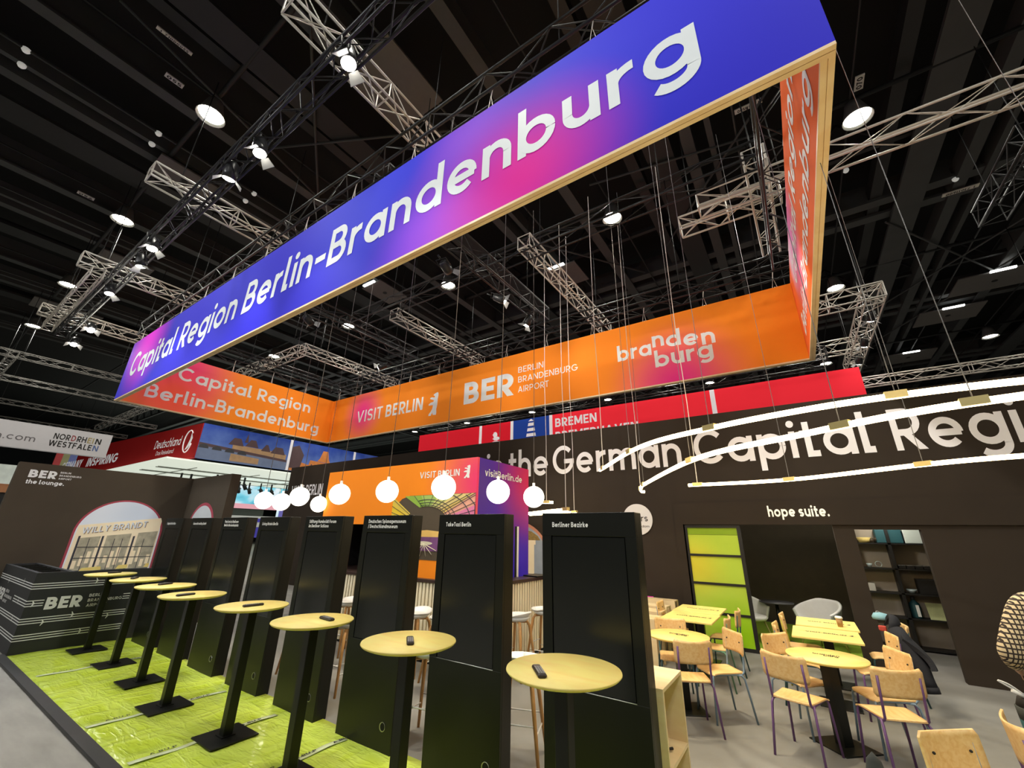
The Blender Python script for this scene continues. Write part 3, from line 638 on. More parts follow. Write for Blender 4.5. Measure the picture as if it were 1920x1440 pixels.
def sling(x, y):
    MB().tube([(x-0.05, y, Z1), (x, y, Z1+0.30), (x+0.05, y, Z1)], 0.007, 4, False).tube([(x, y, Z1+0.28), (x+0.03, y, Z1+0.46)], 0.009, 4, False).tube([(x, y, Z1-0.02), (x, y, Z1+0.03)], 0.02, 5).build('suspension_wire', CABW, ring)
for k in range(12):
    x = X0+0.4+k*(X1-X0-0.8)/11; sling(x, Y0+0.05); sling(x, Y1-0.05)
for k in range(1, 5): sling(X0+0.05, Y0+k*1.43); sling(X1-0.05, Y0+k*1.43)

# ------------------------------------------------------------------ green film mat, edge strip
FILM, nt, b = nodes('lime_film'); b.inputs['Roughness'].default_value = 0.20
tc = nt.nodes.new('ShaderNodeTexCoord'); hs = []
for sx_, sy_, sc_, ds_ in ((0.35, 2.2, 1.3, 0.6), (2.0, 0.45, 1.1, 0.5), (0.8, 2.4, 4.0, 0.4)):
    mp = nt.nodes.new('ShaderNodeMapping'); mp.inputs['Scale'].default_value = (sx_, sy_, 1); mp.inputs['Rotation'].default_value = (0, 0, 0.5*sx_)
    n = nt.nodes.new('ShaderNodeTexNoise'); n.inputs['Scale'].default_value = sc_; n.inputs['Detail'].default_value = 3; n.inputs['Distortion'].default_value = ds_
    nt.links.new(tc.outputs['Object'], mp.inputs[0]); nt.links.new(mp.outputs[0], n.inputs['Vector'])
    a = nt.nodes.new('ShaderNodeMath'); a.operation = 'SUBTRACT'; a.inputs[1].default_value = 0.5; nt.links.new(n.outputs['Fac'], a.inputs[0])
    a2 = nt.nodes.new('ShaderNodeMath'); a2.operation = 'ABSOLUTE'; nt.links.new(a.outputs[0], a2.inputs[0])
    mr = nt.nodes.new('ShaderNodeMapRange'); mr.inputs[1].default_value = 0.0; mr.inputs[2].default_value = 0.09; mr.inputs[3].default_value = 1.0; mr.inputs[4].default_value = 0.0; nt.links.new(a2.outputs[0], mr.inputs[0]); hs.append(mr)
ad = nt.nodes.new('ShaderNodeMath'); ad.operation = 'MAXIMUM'; nt.links.new(hs[0].outputs[0], ad.inputs[0]); nt.links.new(hs[1].outputs[0], ad.inputs[1])
a3 = nt.nodes.new('ShaderNodeMath'); a3.operation = 'MULTIPLY_ADD'; a3.inputs[1].default_value = 0.5; nt.links.new(hs[2].outputs[0], a3.inputs[0]); nt.links.new(ad.outputs[0], a3.inputs[2])
bp = nt.nodes.new('ShaderNodeBump'); bp.inputs['Strength'].default_value = 0.42; bp.inputs['Distance'].default_value = 0.02; nt.links.new(a3.outputs[0], bp.inputs['Height']); nt.links.new(bp.outputs[0], b.inputs['Normal'])
n = nt.nodes.new('ShaderNodeTexNoise'); n.inputs['Scale'].default_value = 1.3; n.inputs['Detail'].default_value = 4; nt.links.new(tc.outputs['Object'], n.inputs['Vector'])
mx = nt.nodes.new('ShaderNodeMix'); mx.data_type = 'RGBA'; mx.inputs[6].default_value = (0.40, 0.55, 0.035, 1); mx.inputs[7].default_value = (0.62, 0.73, 0.07, 1); nt.links.new(n.outputs['Fac'], mx.inputs[0])
m5 = nt.nodes.new('ShaderNodeMath'); m5.operation = 'MULTIPLY'; m5.inputs[1].default_value = 0.22; nt.links.new(ad.outputs[0], m5.inputs[0])
mx2 = nt.nodes.new('ShaderNodeMix'); mx2.data_type = 'RGBA'; nt.links.new(m5.outputs[0], mx2.inputs[0]); nt.links.new(mx.outputs[2], mx2.inputs[6]); mx2.inputs[7].default_value = (0.72, 0.80, 0.30, 1); nt.links.new(mx2.outputs[2], b.inputs['Base Color'])
def film(u, v):
    x = -10.22+u*12.3; y = 1.74+v*1.50
    return (x, y, 0.010+0.006*math.sin(x*5.1+3*math.sin(y*4))*math.sin(y*9+x*2.3))
g = MB().grid(film, 120, 18, 0.004).build('floor_film', FILM)
tag(recentre(g), 'bright lime green plastic film covering the strip of floor under the tables', 'floor cover')
tag(recentre(MB().box((-10.3, 1.62, 0), (2.4, 1.735, 0.03), 0.008).build('edge_strip', mat('black_edge', (0.03, 0.03, 0.03), 0.5, var=0.2))), 'black edging strip between lime film and grey aisle', 'floor edge')
TAPE = mat('white_tape', (0.64, 0.70, 0.42), 0.35, var=0.2)
for i, (x, y0, y1, lab) in enumerate(((-8.55, 1.80, 3.0, 'white printed tape on the film by the second farthest table base'), (-6.1, 1.76, 3.0, 'white printed tape on the film passing the fourth table base from the far end'), (-4.95, 1.78, 3.0, 'white printed tape on the film near the middle kiosk'), (-3.90, 2.1, 3.1, 'white printed tape reaching the foot of the two line museum kiosk'))):
    t = thing('tape_strip', lab, 'tape', (x, (y0+y1)/2, 0.019))
    MB().grid(lambda u, v: (x-0.03+u*0.06+0.02*math.sin(v*6), y0+v*(y1-y0), 0.021+0.003*math.sin(v*17)), 1, 16, 0.001).build('band', TAPE, t)
    m = MB()
    for k in range(3): letters(m, 'A.RU.P', (x-0.02+0.01*k, y0+0.15+k*0.36, 0.0225), YV, -XV, 0.035, 0.2, 0.2, proud=0.002)
    m.build('print', BLKINK, t)

# ------------------------------------------------------------------ kiosks, bar tables, remote controls
KX = [-9.92+1.1626*i for i in range(8)]; KY, KD, KW, KH = 3.12, 0.153, 0.779, 2.0165
KT = [(['Original Berlin Mitte'], 'farthest black kiosk of the row, next to the far counter'), (['Generaltravelling GmbH'], 'black kiosk in front of the small arch picture'),
      (['Park Inn by Radisson', 'Berlin Alexanderplatz'], 'black kiosk with two lines of tiny text, third from the far end'), (['Living Hotels Berlin'], 'black kiosk with one short line of text, under the far white globes'),
      (['Stiftung Humboldt Forum', 'im Berliner Schloss'], 'black kiosk with two line title before the orange wall edge'), (['Deutsches Spionagemuseum', '/ Deutschlandmuseum'], 'black kiosk with a two line museum title'),
      (['TakeTaxi Berlin'], 'second nearest black kiosk, single line title, before the purple wall'), (['Berliner Bezirke'], 'nearest and largest black kiosk, at the open end of the row')]
TW = [(0.40,), (0.50,), (0.44, 0.46), (0.42,), (0.56, 0.42), (0.60, 0.48), (0.31,), (0.315,)]
RING = mat('bright_metal_ring', (0.6, 0.6, 0.58), 0.3, metal=0.9, var=0)
for i in range(8):
    t = thing('info_kiosk', KT[i][1], 'kiosk', (KX[i]+KW/2, KY+KD/2, 0), 0, 'row of black kiosks')
    hw, y0, y1 = KW/2, -KD/2, KD/2
    m = MB().box((-hw, y0+0.02, 0), (hw, y1, KH), 0.004)
    sx, za, zb, g = 0.30, 0.83, 1.835, 0.007
    m.box((-hw, y0, 0), (hw, y0+0.02, za-g), 0.002).box((-hw, y0, zb+g), (hw, y0+0.02, KH), 0.002).box((-hw, y0, za-g), (-sx-g, y0+0.02, zb+g)).box((sx+g, y0, za-g), (hw, y0+0.02, zb+g))
    m.build('body', BLACK, t, True)
    MB().box((-sx, y0+0.003, za), (sx, y0+0.02, zb), 0.002).build('screen', SCREENM, t, True)
    MB().tube([(sx+g, y0+0.004, za-g), (-sx-g, y0+0.004, za-g)], 0.004, 5).build('screen_ledge', RING if i > 5 else BLACK, [c for c in t.children if c.name.startswith('screen')][0], True)
    m = MB()
    for k, s in enumerate(KT[i][0]): letters(m, s, (-0.295, y0, (1.908 if len(KT[i][0]) == 1 else 1.938)-0.052*k), XV, ZV, 0.038, TW[i][k], 0.2, 0.14, proud=0.002)
    m.build('title', WHITEL, t, True)
    m = MB().lathe([(0.030, 0), (0.036, 0.006), (0.036, 0.0)], (0, 0, 0), 18)
    for v in m.v: v.x, v.y, v.z = v.x+0.265, y0-v.z, v.y+0.20
    m.build('cable_hole_ring', RING, t, True)
    m = MB().poly([(0.265+0.03*math.cos(2*PI*k/18), y0-0.001, 0.20+0.03*math.sin(2*PI*k/18)) for k in range(18)]); m.build('cable_hole', GROOVE, [c for c in t.children if c.name.startswith('cable_hole_ring')][0], True)
TX = [(-9.72, 2.52), (-8.47, 2.54), (-7.3, 2.51), (-6.13, 2.40), (-4.84, 2.46), (-3.69, 2.42), (-2.49, 2.42), (-1.30, 2.51)]
TL = ['farthest round bar table, against the far counter', 'second farthest round bar table, remote lying at its edge', 'third round bar table from the far counter', 'fourth round bar table, its remote lying flat along the top',
      'round bar table with whole square foot in view on the film', 'round bar table with slanted remote, before the two line kiosks', 'round bar table before the kiosk with museum title', 'nearest round bar table, largest top, dark remote near its left side']
def bar_table():
    t = thing('bar_table', 'x', 'table', (0, 0, 0), 0, 'row of bar tables')
    MB().lathe([(0.0001, 1.074), (0.30, 1.074), (0.325, 1.084), (0.335, 1.094), (0.333, 1.101), (0.0001, 1.101)], n=56).build('table_top', PLYY, t, True)
    MB().box((-0.042, -0.042, 0.02), (0.042, 0.042, 1.07), 0.004).build('pole', BLACK, t, True)
    MB().box((-0.205, -0.205, 0.004), (0.205, 0.205, 0.016), 0.003).box((-0.06, -0.06, 0.016), (0.06, 0.06, 0.024)).build('base_plate', BLACK, t, True)
    return t
bt = bar_table()
for i, (x, y) in enumerate(TX):
    o = bt if i == 0 else dup(bt, (0, 0, 0)); o.location = (x, y, 0.015); o['label'] = TL[i]
RX = [(-9.80, 2.58, 20), (-8.56, 2.51, 57), (-7.41, 2.53, 25), (-6.07, 2.30, 10), (-4.77, 2.43, -4), (-3.60, 2.49, 84), (-2.45, 2.39, 48), (-1.37, 2.35, 42)]
RLAB = ['remote control on the farthest table', 'remote control seen end on, on the second farthest table', 'remote control on the third table from the far counter', 'remote control lying flat on the fourth table', 'remote control on the table above the whole square foot', 'slanted remote control with visible keys, sixth table', 'remote control standing straight towards the viewer on the seventh table', 'large dark remote control on the nearest table']
REM = mat('remote_plastic', (0.022, 0.016, 0.015), 0.4, var=0.1); KEYM = mat('remote_keys', (0.32, 0.31, 0.30), 0.5, var=0)
def remote():
    t = thing('remote_control', 'x', 'remote control', (0, 0, 0), 0, 'remotes on the bar tables')
    MB().box((-0.025, -0.095, 0), (0.025, 0.095, 0.021), 0.007).build('case', REM, t, True)
    m = MB()
    for a in range(3):
        for b in range(7): m.box((-0.019+a*0.014, -0.075+b*0.018, 0.0205), (-0.009+a*0.014, -0.063+b*0.018, 0.0235))
    m.build('keypad', KEYM, t, True)
    return t
rm = remote()
for i, (x, y, a) in enumerate(RX):
    o = rm if i == 0 else dup(rm, (0, 0, 0)); o.location = (x, y, 1.116); o.rotation_euler = (0, 0, math.radians(a)); o['label'] = RLAB[i]

# ------------------------------------------------------------------ lounge block on the far side
PLANE = [(0, .5), (.08, .5), (.16, .56), (.4, .55), (.28, .95), (.36, .95), (.62, .56), (.92, .55), (1, .5), (.92, .45), (.62, .44), (.36, .05), (.28, .05), (.4, .45), (.16, .44), (.08, .5)]
t = thing('planter_counter', 'dark counter printed with white flight lines, aeroplanes and large letters', 'counter', (-12.1, 2.4, 0))
CNT = mat('counter_black', (0.022, 0.023, 0.025), 0.7, var=0.15)
m = MB().box((-12.96, 1.74, 0), (-10.2, 1.80, 1.14)).box((-10.26, 1.80, 0), (-10.2, 3.42, 1.14)).box((-12.96, 2.12, 0), (-10.26, 2.18, 1.14)).box((-12.96, 1.8, 0), (-12.90, 2.12, 1.14)).box((-12.90, 1.8, 0.9), (-10.26, 2.12, 0.95))
m.build('body', CNT, t)
m = MB()
for k in range(7): m.box((-12.6+k*0.34, 1.80, 1.06), (-12.56+k*0.34, 2.12, 1.13))
m.build('dividers', BLACK, t)
m = MB(); xf = -10.2
def hl(y0, y1, z): m.box((xf, y0, z-0.006), (xf+0.003, y1, z+0.006))
for z in (0.98, 0.945, 0.91): hl(1.74, 3.0, z)
for z in (0.74, 0.70, 0.665): hl(1.74, 1.93, z); hl(2.90, 3.0, z)
for z in (0.49, 0.455, 0.42): hl(1.74, 3.0, z)
for z in (0.265, 0.23, 0.195): hl(1.74, 3.0, z)
m.build('flight_lines', WHITEL, t)
m = MB()
for y, z in ((2.44, 0.98), (1.77, 0.70), (2.27, 0.49), (1.95, 0.42), (2.43, 0.23), (2.72, 0.42)): flat(m, PLANE, (xf, y, z-0.05), YV, ZV, 0.10, 0.10, 0.006)
m.build('aeroplanes', WHITEL, t)
m = MB(); letters(m, 'BER', (xf, 1.955, 0.60), YV, ZV, 0.175, 0.42, 0.24, 0.1)
for k, s in enumerate(('BERLIN', 'BRANDENBURG', 'AIRPORT')): letters(m, s, (xf, 2.45, 0.735-0.075*k), YV, ZV, 0.045, (0.20, 0.44, 0.25)[k], 0.16, 0.17)
m.build('lettering', WHITEL, t)
m = MB(); yf = 1.74
for z in (0.98, 0.945, 0.91, 0.49, 0.455, 0.42, 0.265, 0.23, 0.195): m.box((-12.96, yf-0.003, z-0.006), (xf, yf, z+0.006))
for z in (0.74, 0.70, 0.665): m.box((-11.2, yf-0.003, z-0.006), (xf, yf, z+0.006))
letters(m, 'BER', (-12.6, yf, 0.60), XV, ZV, 0.175, 0.55, 0.24, 0.1)
for k, s in enumerate(('BERLIN', 'BRANDENBURG', 'AIRPORT')): letters(m, s, (-11.98, yf, 0.735-0.075*k), XV, ZV, 0.045, (0.28, 0.66, 0.36)[k], 0.16, 0.17)
for x, z in ((-10.9, 0.98), (-12.1, 0.91), (-10.8, 0.70), (-10.75, 0.455), (-11.8, 0.23)): flat(m, PLANE, (x, yf, z-0.05), XV, ZV, 0.10, 0.10, 0.006)
m.build('side_print', WHITEL, t)

BRW = mat('lounge_wall_cloth', (0.075, 0.058, 0.040), 0.85, var=0.12, scale=2.0, spec=0.2)
t = thing('lounge_wall', 'dark brown partition wall with arched airport picture and small white lettering', 'partition', (-12.2, 2.9, 0))
MB().box((-13.2, 1.37, 0), (-13.0, 4.62, 3.07)).box((-13.0, 4.42, 0), (-10.86, 4.62, 3.07)).build('panels', BRW, t)
PINK = mat('arch_outline_pink', (0.42, 0.055, 0.085), 0.7, var=0.05)
SKYP = mat_blobs('arch_print_sky', (0.72, 0.76, 0.82), [(( -0.9, 0.6, 2.2), 0.8, (0.58, 0.64, 0.74))], glow=0.12)
CREAM = mat('print_cream', (0.90, 0.76, 0.52), 0.7, var=0.08, emis=(0.9, 0.76, 0.52), es=0.12); STONE = mat('print_stone', (0.40, 0.29, 0.17), 0.7, var=0.15, scale=14)  # sky and cream print emit slightly, standing in for light on the picture
GLASSP = mat('print_window', (0.46, 0.42, 0.30), 0.7, var=0.55, scale=9); DARKP = mat('print_dark', (0.05, 0.05, 0.06), 0.7, var=0.1)
def arch_pts(c, w, zb, zs, zt, n=26):
    return [(c-w, zb), (c+w, zb)]+[(c+w*math.cos(PI*i/n), zs+(zt-zs)*math.sin(PI*i/n)) for i in range(n+1)]
xw = -13.0
def yz(pts, e): return [(xw+e, y, z) for y, z in pts]
AP = arch_pts(3.28, 0.78, 0.6, 1.72, 2.44)
A2 = arch_pts(3.28, 0.742, 0.6, 1.72, 2.405)
MB().poly(yz(AP, 0.004)).build('arch_outline', PINK, t)
MB().poly(yz(A2, 0.008)).build('arch_picture_sky', SKYP, t)
def clip(y, z0):  # keep points inside the arch
    return z0
m = MB().poly(yz([(2.56, 0.6), (4.0, 0.6), (4.0, 2.0), (3.97, 2.07), (2.56, 1.87)], 0.012)); m.build('picture_facade', CREAM, t)
m = MB()
for a, b in ((2.66, 2.98), (3.08, 3.50), (3.62, 3.98)):
    m.poly(yz([(a, 0.6), (b, 0.6), (b, 1.60+(b-2.56)*0.12), (a, 1.60+(a-2.56)*0.12)], 0.016))
m.build('picture_windows', GLASSP, t)
m = MB()
for y in (2.62, 3.0, 3.54):
    m.poly(yz([(y, 0.6), (y+0.035, 0.6), (y+0.035, 1.66), (y, 1.65)], 0.02))
for y in (2.80, 3.22, 3.36, 3.75): m.poly(yz([(y, 0.6), (y+0.012, 0.6), (y+0.012, 1.6), (y, 1.6)], 0.02))
for z in (0.95, 1.2, 1.42): m.poly(yz([(2.62, z), (3.98, z), (3.98, z+0.014), (2.62, z+0.014)], 0.022))
m.build('picture_columns', DARKP, t)
m = MB()
for k in range(14): m.poly(yz([(2.66+k*0.095, 1.0+0.05*(k % 3)), (2.72+k*0.095, 1.0+0.05*(k % 3)), (2.72+k*0.095, 1.16+0.09*(k % 4)), (2.66+k*0.095, 1.16+0.09*(k % 4))], 0.018))
m.build('picture_reflections', CREAM, t)
m = MB(); letters(m, 'WILLY BRANDT', (xw+0.012, 2.66, 1.685), (Vector((0, 1, 0.15))).normalized(), ZV, 0.13, 1.10, 0.17, 0.16); m.build('picture_shadow_lettering', STONE, t)
letters(MB(), 'WILLY BRANDT', (xw+0.016, 2.645, 1.70), (Vector((0, 1, 0.15))).normalized(), ZV, 0.13, 1.10, 0.14, 0.16).build('picture_lettering', SKYP, t)
m = MB(); letters(m, 'BER', (xw, 1.55, 2.78), YV, ZV, 0.155, 0.40, 0.24, 0.1)
for k, s in enumerate(('BERLIN', 'BRANDENBURG', 'AIRPORT')): letters(m, s, (xw, 1.99, 2.905-0.063*k), YV, ZV, 0.036, (0.16, 0.34, 0.20)[k], 0.17, 0.17)
letters(m, 'the lounge.', (xw, 1.55, 2.655), YV, ZV, 0.085, 0.56, 0.2, 0.11)
m.build('lettering', WHITEL, t)
yw = 4.42
def xz(pts, e): return [(x, yw-e, z) for x, z in pts]
MB().poly(xz(arch_pts(-11.90, 0.72, 0.8, 1.78, 2.44), 0.004)).build('small_arch_outline', PINK, t)
MB().poly(xz(arch_pts(-11.90, 0.64, 0.8, 1.78, 2.37), 0.008)).build('small_arch_picture', mat('print_pale_sky', (0.60, 0.63, 0.64), 0.7, var=0.12, scale=3), t)
MB().poly(yz([(2.80, 0.94), (3.16, 0.96), (3.14, 1.03), (2.84, 1.01)], 0.024)).poly(yz([(3.40, 0.96), (3.60, 0.97), (3.60, 1.05), (3.44, 1.04)], 0.024)).poly(yz([(3.90, 0.98), (3.99, 0.98), (3.99, 1.06), (3.93, 1.06)], 0.024)).build('picture_seats', PLYY, t)

# ------------------------------------------------------------------ back wall of the stand with the suite behind it
WY = 9.104
DW = MB().box((-17.1, WY, 0), (-1.93, WY+0.14, 4.27)).box((-1.93, WY, 2.09), (1.54, WY+0.14, 4.27)).box((0.45, WY, 0), (0.73, WY+0.14, 2.09)).box((0.73, WY, 2.02), (1.54, WY+0.14, 2.09)).box((1.54, WY, 0), (7.5, WY+0.14, 4.27))
t = thing('stand_wall', 'long dark stand wall with big grey lettering and two door openings', 'partition', (-4.5, WY, 0))
DW.build('panels', WALLM, t)
MB().box((-2.1, WY-0.035, 2.09), (7.5, WY, 2.50)).box((-2.1, WY-0.035, 0), (-1.95, WY, 2.09)).build('door_header', WALLM, t)
m = MB()
for s, x, wd in (('in', -6.95, 0.55), ('the', -6.22, 1.2), ('German', -4.88, 3.06), ('Capital', -1.56, 2.86), ('Region', 1.56, 2.34)): letters(m, s, (x, WY, 3.25), XV, ZV, 0.70, wd, 0.155, 0.12)
m.build('large_lettering', GREYL, t)
m = MB(); letters(m, 'VISIT', (-16.78, WY, 3.12), XV, ZV, 0.40, 0.88, 0.15, 0.15); letters(m, 'BERLIN', (-15.76, WY, 3.12), XV, ZV, 0.40, 1.12, 0.17, 0.14); m.build('far_lettering', GREYL, t)
letters(MB(), 'hope suite.', (-0.45, WY-0.035, 2.225), XV, ZV, 0.185, 0.90, 0.185, 0.12).build('suite_lettering', mat('lit_white_letters', (0.85, 0.82, 0.72), 0.6, emis=(1, 0.93, 0.75), es=0.35, var=0), t)
m = MB()
# mural arch beside the bar
MU = thing('arch_mural', 'arched mural of pale columns and sky beside the bar', 'picture', (-6.0, WY-0.01, 0.6))
def wz(pts, e): return [(x, WY-e, z) for x, z in pts]
MB().poly(wz(arch_pts(-6.0, 0.98, 0.6, 1.35, 2.17), 0.004)).build('arch_outline', mat('mural_outline', (0.62, 0.26, 0.16), 0.7, var=0), MU)
MB().poly(wz(arch_pts(-6.0, 0.92, 0.6, 1.35, 2.10), 0.008)).build('sky', mat('mural_sky', (0.36, 0.42, 0.50), 0.7, var=0.15), MU)
MB().poly(wz([(-6.9, 1.72), (-5.25, 1.72), (-5.32, 1.82), (-5.5, 1.92), (-6.0, 2.0), (-6.6, 1.95)], 0.012)).build('foliage', mat('mural_leaves', (0.30, 0.20, 0.06), 0.8, var=0.7, scale=18), MU)
m = MB()
for x in (-6.7, -6.15, -5.68): m.poly(wz([(x, 0.6), (x+0.26, 0.6), (x+0.26, 1.62), (x, 1.62)], 0.014)); m.poly(wz([(x-0.03, 1.62), (x+0.3, 1.62), (x+0.3, 1.72), (x-0.03, 1.72)], 0.016))
m.build('columns', CREAM, MU)
# round white sign
t = thing('round_sign', 'round white sign with dark serif letters, half hidden by the nearest kiosk', 'sign', (-2.86, WY, 1.88))
MB().prism([(-2.86+0.315*math.cos(2*PI*k/40), WY-0.02, 2.19+0.315*math.sin(2*PI*k/40)) for k in range(40)], (0, 0.018, 0)).build('disc', mat('sign_white', (0.80, 0.78, 0.74), 0.5, var=0.02), t)
m = MB(); letters(m, 'Stars', (-3.06, WY-0.02, 2.15), XV, ZV, 0.13, 0.42, 0.13, 0.14); letters(m, 'dom', (-2.78, WY-0.02, 2.03), XV, ZV, 0.045, 0.16, 0.12); m.build('lettering', BLKINK, t)
# lime glass sliding door
DFR = mat('black_door_frame', (0.008, 0.007, 0.006), 0.5, var=0)
LIME = mat_blobs('lime_glass', (0.42, 0.56, 0.06), [((-0.45, 0.0, 1.35), 0.75, (0.62, 0.54, 0.05)), ((0.3, 0.0, 0.2), 0.9, (0.26, 0.50, 0.01))], rough=0.12, glow=0.10)
t = thing('glass_door', 'lime green glass door in five panes with black frame', 'door', (-1.44, WY+0.02, 0))
fr = MB().box((-1.95, WY+0.0, 0), (-1.89, WY+0.06, 2.09)).box((-1.01, WY+0.0, 0), (-0.95, WY+0.06, 2.09)).box((-1.89, WY, 2.03), (-1.01, WY+0.06, 2.09)).box((-1.89, WY, 0), (-1.01, WY+0.06, 0.06))
for z in (1.535, 1.045, 0.555): fr.box((-1.89, WY, z-0.02), (-1.01, WY+0.06, z+0.02))
fr.build('frame', DFR, t)
for a, b in ((0.06, 0.535), (0.575, 1.025), (1.065, 1.515), (1.555, 1.90), (1.905, 2.03)): MB().box((-1.89, WY+0.02, a), (-1.01, WY+0.035, b)).build('pane', LIME if b != 2.03 else mat('lime_glass_top', (0.27, 0.42, 0.03), 0.2, var=0.05), t)
# suite room
SUI = mat('suite_wall', (0.050, 0.037, 0.020), 0.8, var=0.2)
struct(MB().box((-2.6, 12.6, 0), (2.6, 12.7, 2.7)).build('trim_%d' % (tn[0]+1), SUI)); struct(MB().box((-2.7, WY+0.14, 0), (-2.6, 12.7, 2.7)).build('trim_%d' % (tn[0]+2), SUI)); struct(MB().box((2.6, WY+0.14, 0), (2.7, 12.7, 2.7)).build('trim_%d' % (tn[0]+3), SUI)); struct(MB().box((-2.7, WY+0.14, 2.7), (2.7, 12.7, 2.78)).build('trim_%d' % (tn[0]+4), SUI))
tag(recentre(MB().box((-2.0, 9.3, 0.004), (0.62, 12.5, 0.014)).build('rug', mat('lime_rug', (0.30, 0.46, 0.03), 0.9, var=0.15, scale=8))), 'lime green carpet on the floor of the dark suite', 'rug')
light('suite_lamp', 'POINT', (-0.3, 9.75, 2.45), 60, (1, 0.93, 0.8), size=0.1)
tag(recentre(MB().lathe([(0.0001, 0), (0.09, 0.01), (0.1, 0.05), (0.09, 0.09)], (0.1, 9.6, 2.6), 18).build('ceiling_spot', mat('spot_glow', (0.9, 0.85, 0.7), 0.5, emis=(1, 0.93, 0.8), es=6, var=0))), 'small round lamp on the ceiling of the suite', 'ceiling lamp')
# shelf seen through the right opening
t = thing('display_shelf', 'black framed shelf with pale back seen through the right opening', 'shelf', (1.36, 11.3, 0))
MB().box((0.70, 11.42, 0.0), (2.05, 11.45, 2.2)).build('back_panel', mat('shelf_back', (0.36, 0.31, 0.25), 0.8, var=0.06), t)
for x in (0.70, 1.345, 2.0): MB().box((x, 11.12, 0), (x+0.05, 11.42, 2.2)).build('post', DFR, t)
for z in (0.05, 0.53, 0.94, 1.36, 1.81): MB().box((0.72, 11.12, z-0.025), (2.03, 11.42, z)).build('shelf_board', DFR, t)
light('shelf_lamp', 'POINT', (1.3, 10.75, 2.40), 26, (1, 0.95, 0.82), size=0.08)
def small(name, lab, cat, mb, m): return tag(recentre(mb.build(name, m)), lab, cat)
TEALM = mat('teal_box', (0.012, 0.075, 0.09), 0.6, var=0.15); CLEARM = mat('clear_tub', (0.42, 0.50, 0.52), 0.2, var=0.05)
small('storage_box', 'teal storage box on the top shelf', 'box', MB().box((1.20, 11.16, 1.81), (1.60, 11.40, 2.06), 0.01), TEALM)
small('storage_box', 'pale translucent box on the top shelf, right of the teal one', 'box', MB().box((1.62, 11.16, 1.81), (1.93, 11.40, 2.10), 0.01), mat('pale_box', (0.56, 0.62, 0.58), 0.4, var=0.05))
small('bread_basket', 'yellow basket on the top shelf', 'basket', MB().lathe([(0.09, 0), (0.12, 0.10), (0.11, 0.10), (0.08, 0.01)], (1.02, 11.28, 1.81), 18), mat('yellow_basket', (0.65, 0.50, 0.16), 0.7, var=0.2))
small('gift_bow', 'dark bow shaped object beside the yellow basket', 'ornament', MB().sphere((1.13, 11.24, 1.86), 0.045, 12, 8).sphere((1.2, 11.22, 1.88), 0.035, 12, 8), mat('dark_bow', (0.06, 0.04, 0.02), 0.6, var=0.1))
for k, x in enumerate((1.47, 1.59, 1.71, 1.83)):
    tt = thing('tray', 'flat dark tray with shiny rim on the second shelf', 'tray', (x, 11.26, 1.36), 0, 'trays on the second shelf')
    MB().box((-0.055, -0.1, 0), (0.055, 0.1, 0.06), 0.006).build('tray_body', DFR, tt, True); MB().box((-0.05, -0.09, 0.06), (0.05, 0.09, 0.066)).build('rim', mat('shiny_rim', (0.7, 0.68, 0.62), 0.2, metal=0.8, var=0), tt, True)
small('handled_dish', 'small glass dish on the second shelf, left side', 'dish', MB().lathe([(0.02, 0), (0.05, 0.07), (0.045, 0.07), (0.015, 0.01)], (1.0, 11.25, 1.36), 16), CLEARM)
small('handled_dish', 'wire ring dish on the second shelf, middle', 'dish', MB().tube([(1.14+0.05*math.cos(a*PI/8), 11.24, 1.42+0.05*math.sin(a*PI/8)) for a in range(17)], 0.006, 5), CLEARM)
small('small_box', 'small white box with dark side on the third shelf', 'box', MB().box((0.90, 11.2, 0.94), (1.00, 11.32, 1.08), 0.004), mat('box_white', (0.6, 0.58, 0.52), 0.6, var=0.05))
small('box', 'black open box standing on the third shelf', 'box', MB().box((1.62, 11.16, 0.94), (1.93, 11.40, 1.19), 0.006), DFR)
small('glass_bowl', 'clear glass bowl beside the black box', 'bowl', MB().lathe([(0.03, 0), (0.08, 0.07), (0.075, 0.07), (0.02, 0.012)], (1.52, 11.24, 0.94), 18), CLEARM)
tt = thing('bottle', 'dark teal bottle with white label on the fourth shelf', 'bottle', (1.50, 11.25, 0.53))
MB().lathe([(0.07, 0), (0.075, 0.02), (0.075, 0.24), (0.03, 0.28), (0.028, 0.30)], n=20).build('glass', TEALM, tt, True); MB().lathe([(0.032, 0.30), (0.032, 0.35), (0.0001, 0.352)], n=14).build('cap', DFR, tt, True)
MB().box((0.0, -0.082, 0.03), (0.045, -0.07, 0.22)).build('bottle_label', WHITEL, tt, True)
small('leaflet', 'pale green leaflet leaning on the fourth shelf', 'leaflet', MB().hexa([(1.66, 11.18, 0.53), (1.92, 11.18, 0.53), (1.92, 11.185, 0.53), (1.66, 11.185, 0.53), (1.66, 11.32, 0.79), (1.92, 11.32, 0.79), (1.92, 11.325, 0.79), (1.66, 11.325, 0.79)]), mat('leaflet_green', (0.48, 0.52, 0.26), 0.6, var=0.2, scale=12))
small('ring_box', 'tiny white ring on the fourth shelf, left side', 'ornament', MB().tube([(0.93+0.03*math.cos(a*PI/6), 11.2, 0.56+0.03*math.sin(a*PI/6)) for a in range(13)], 0.008, 5), WHITEL)
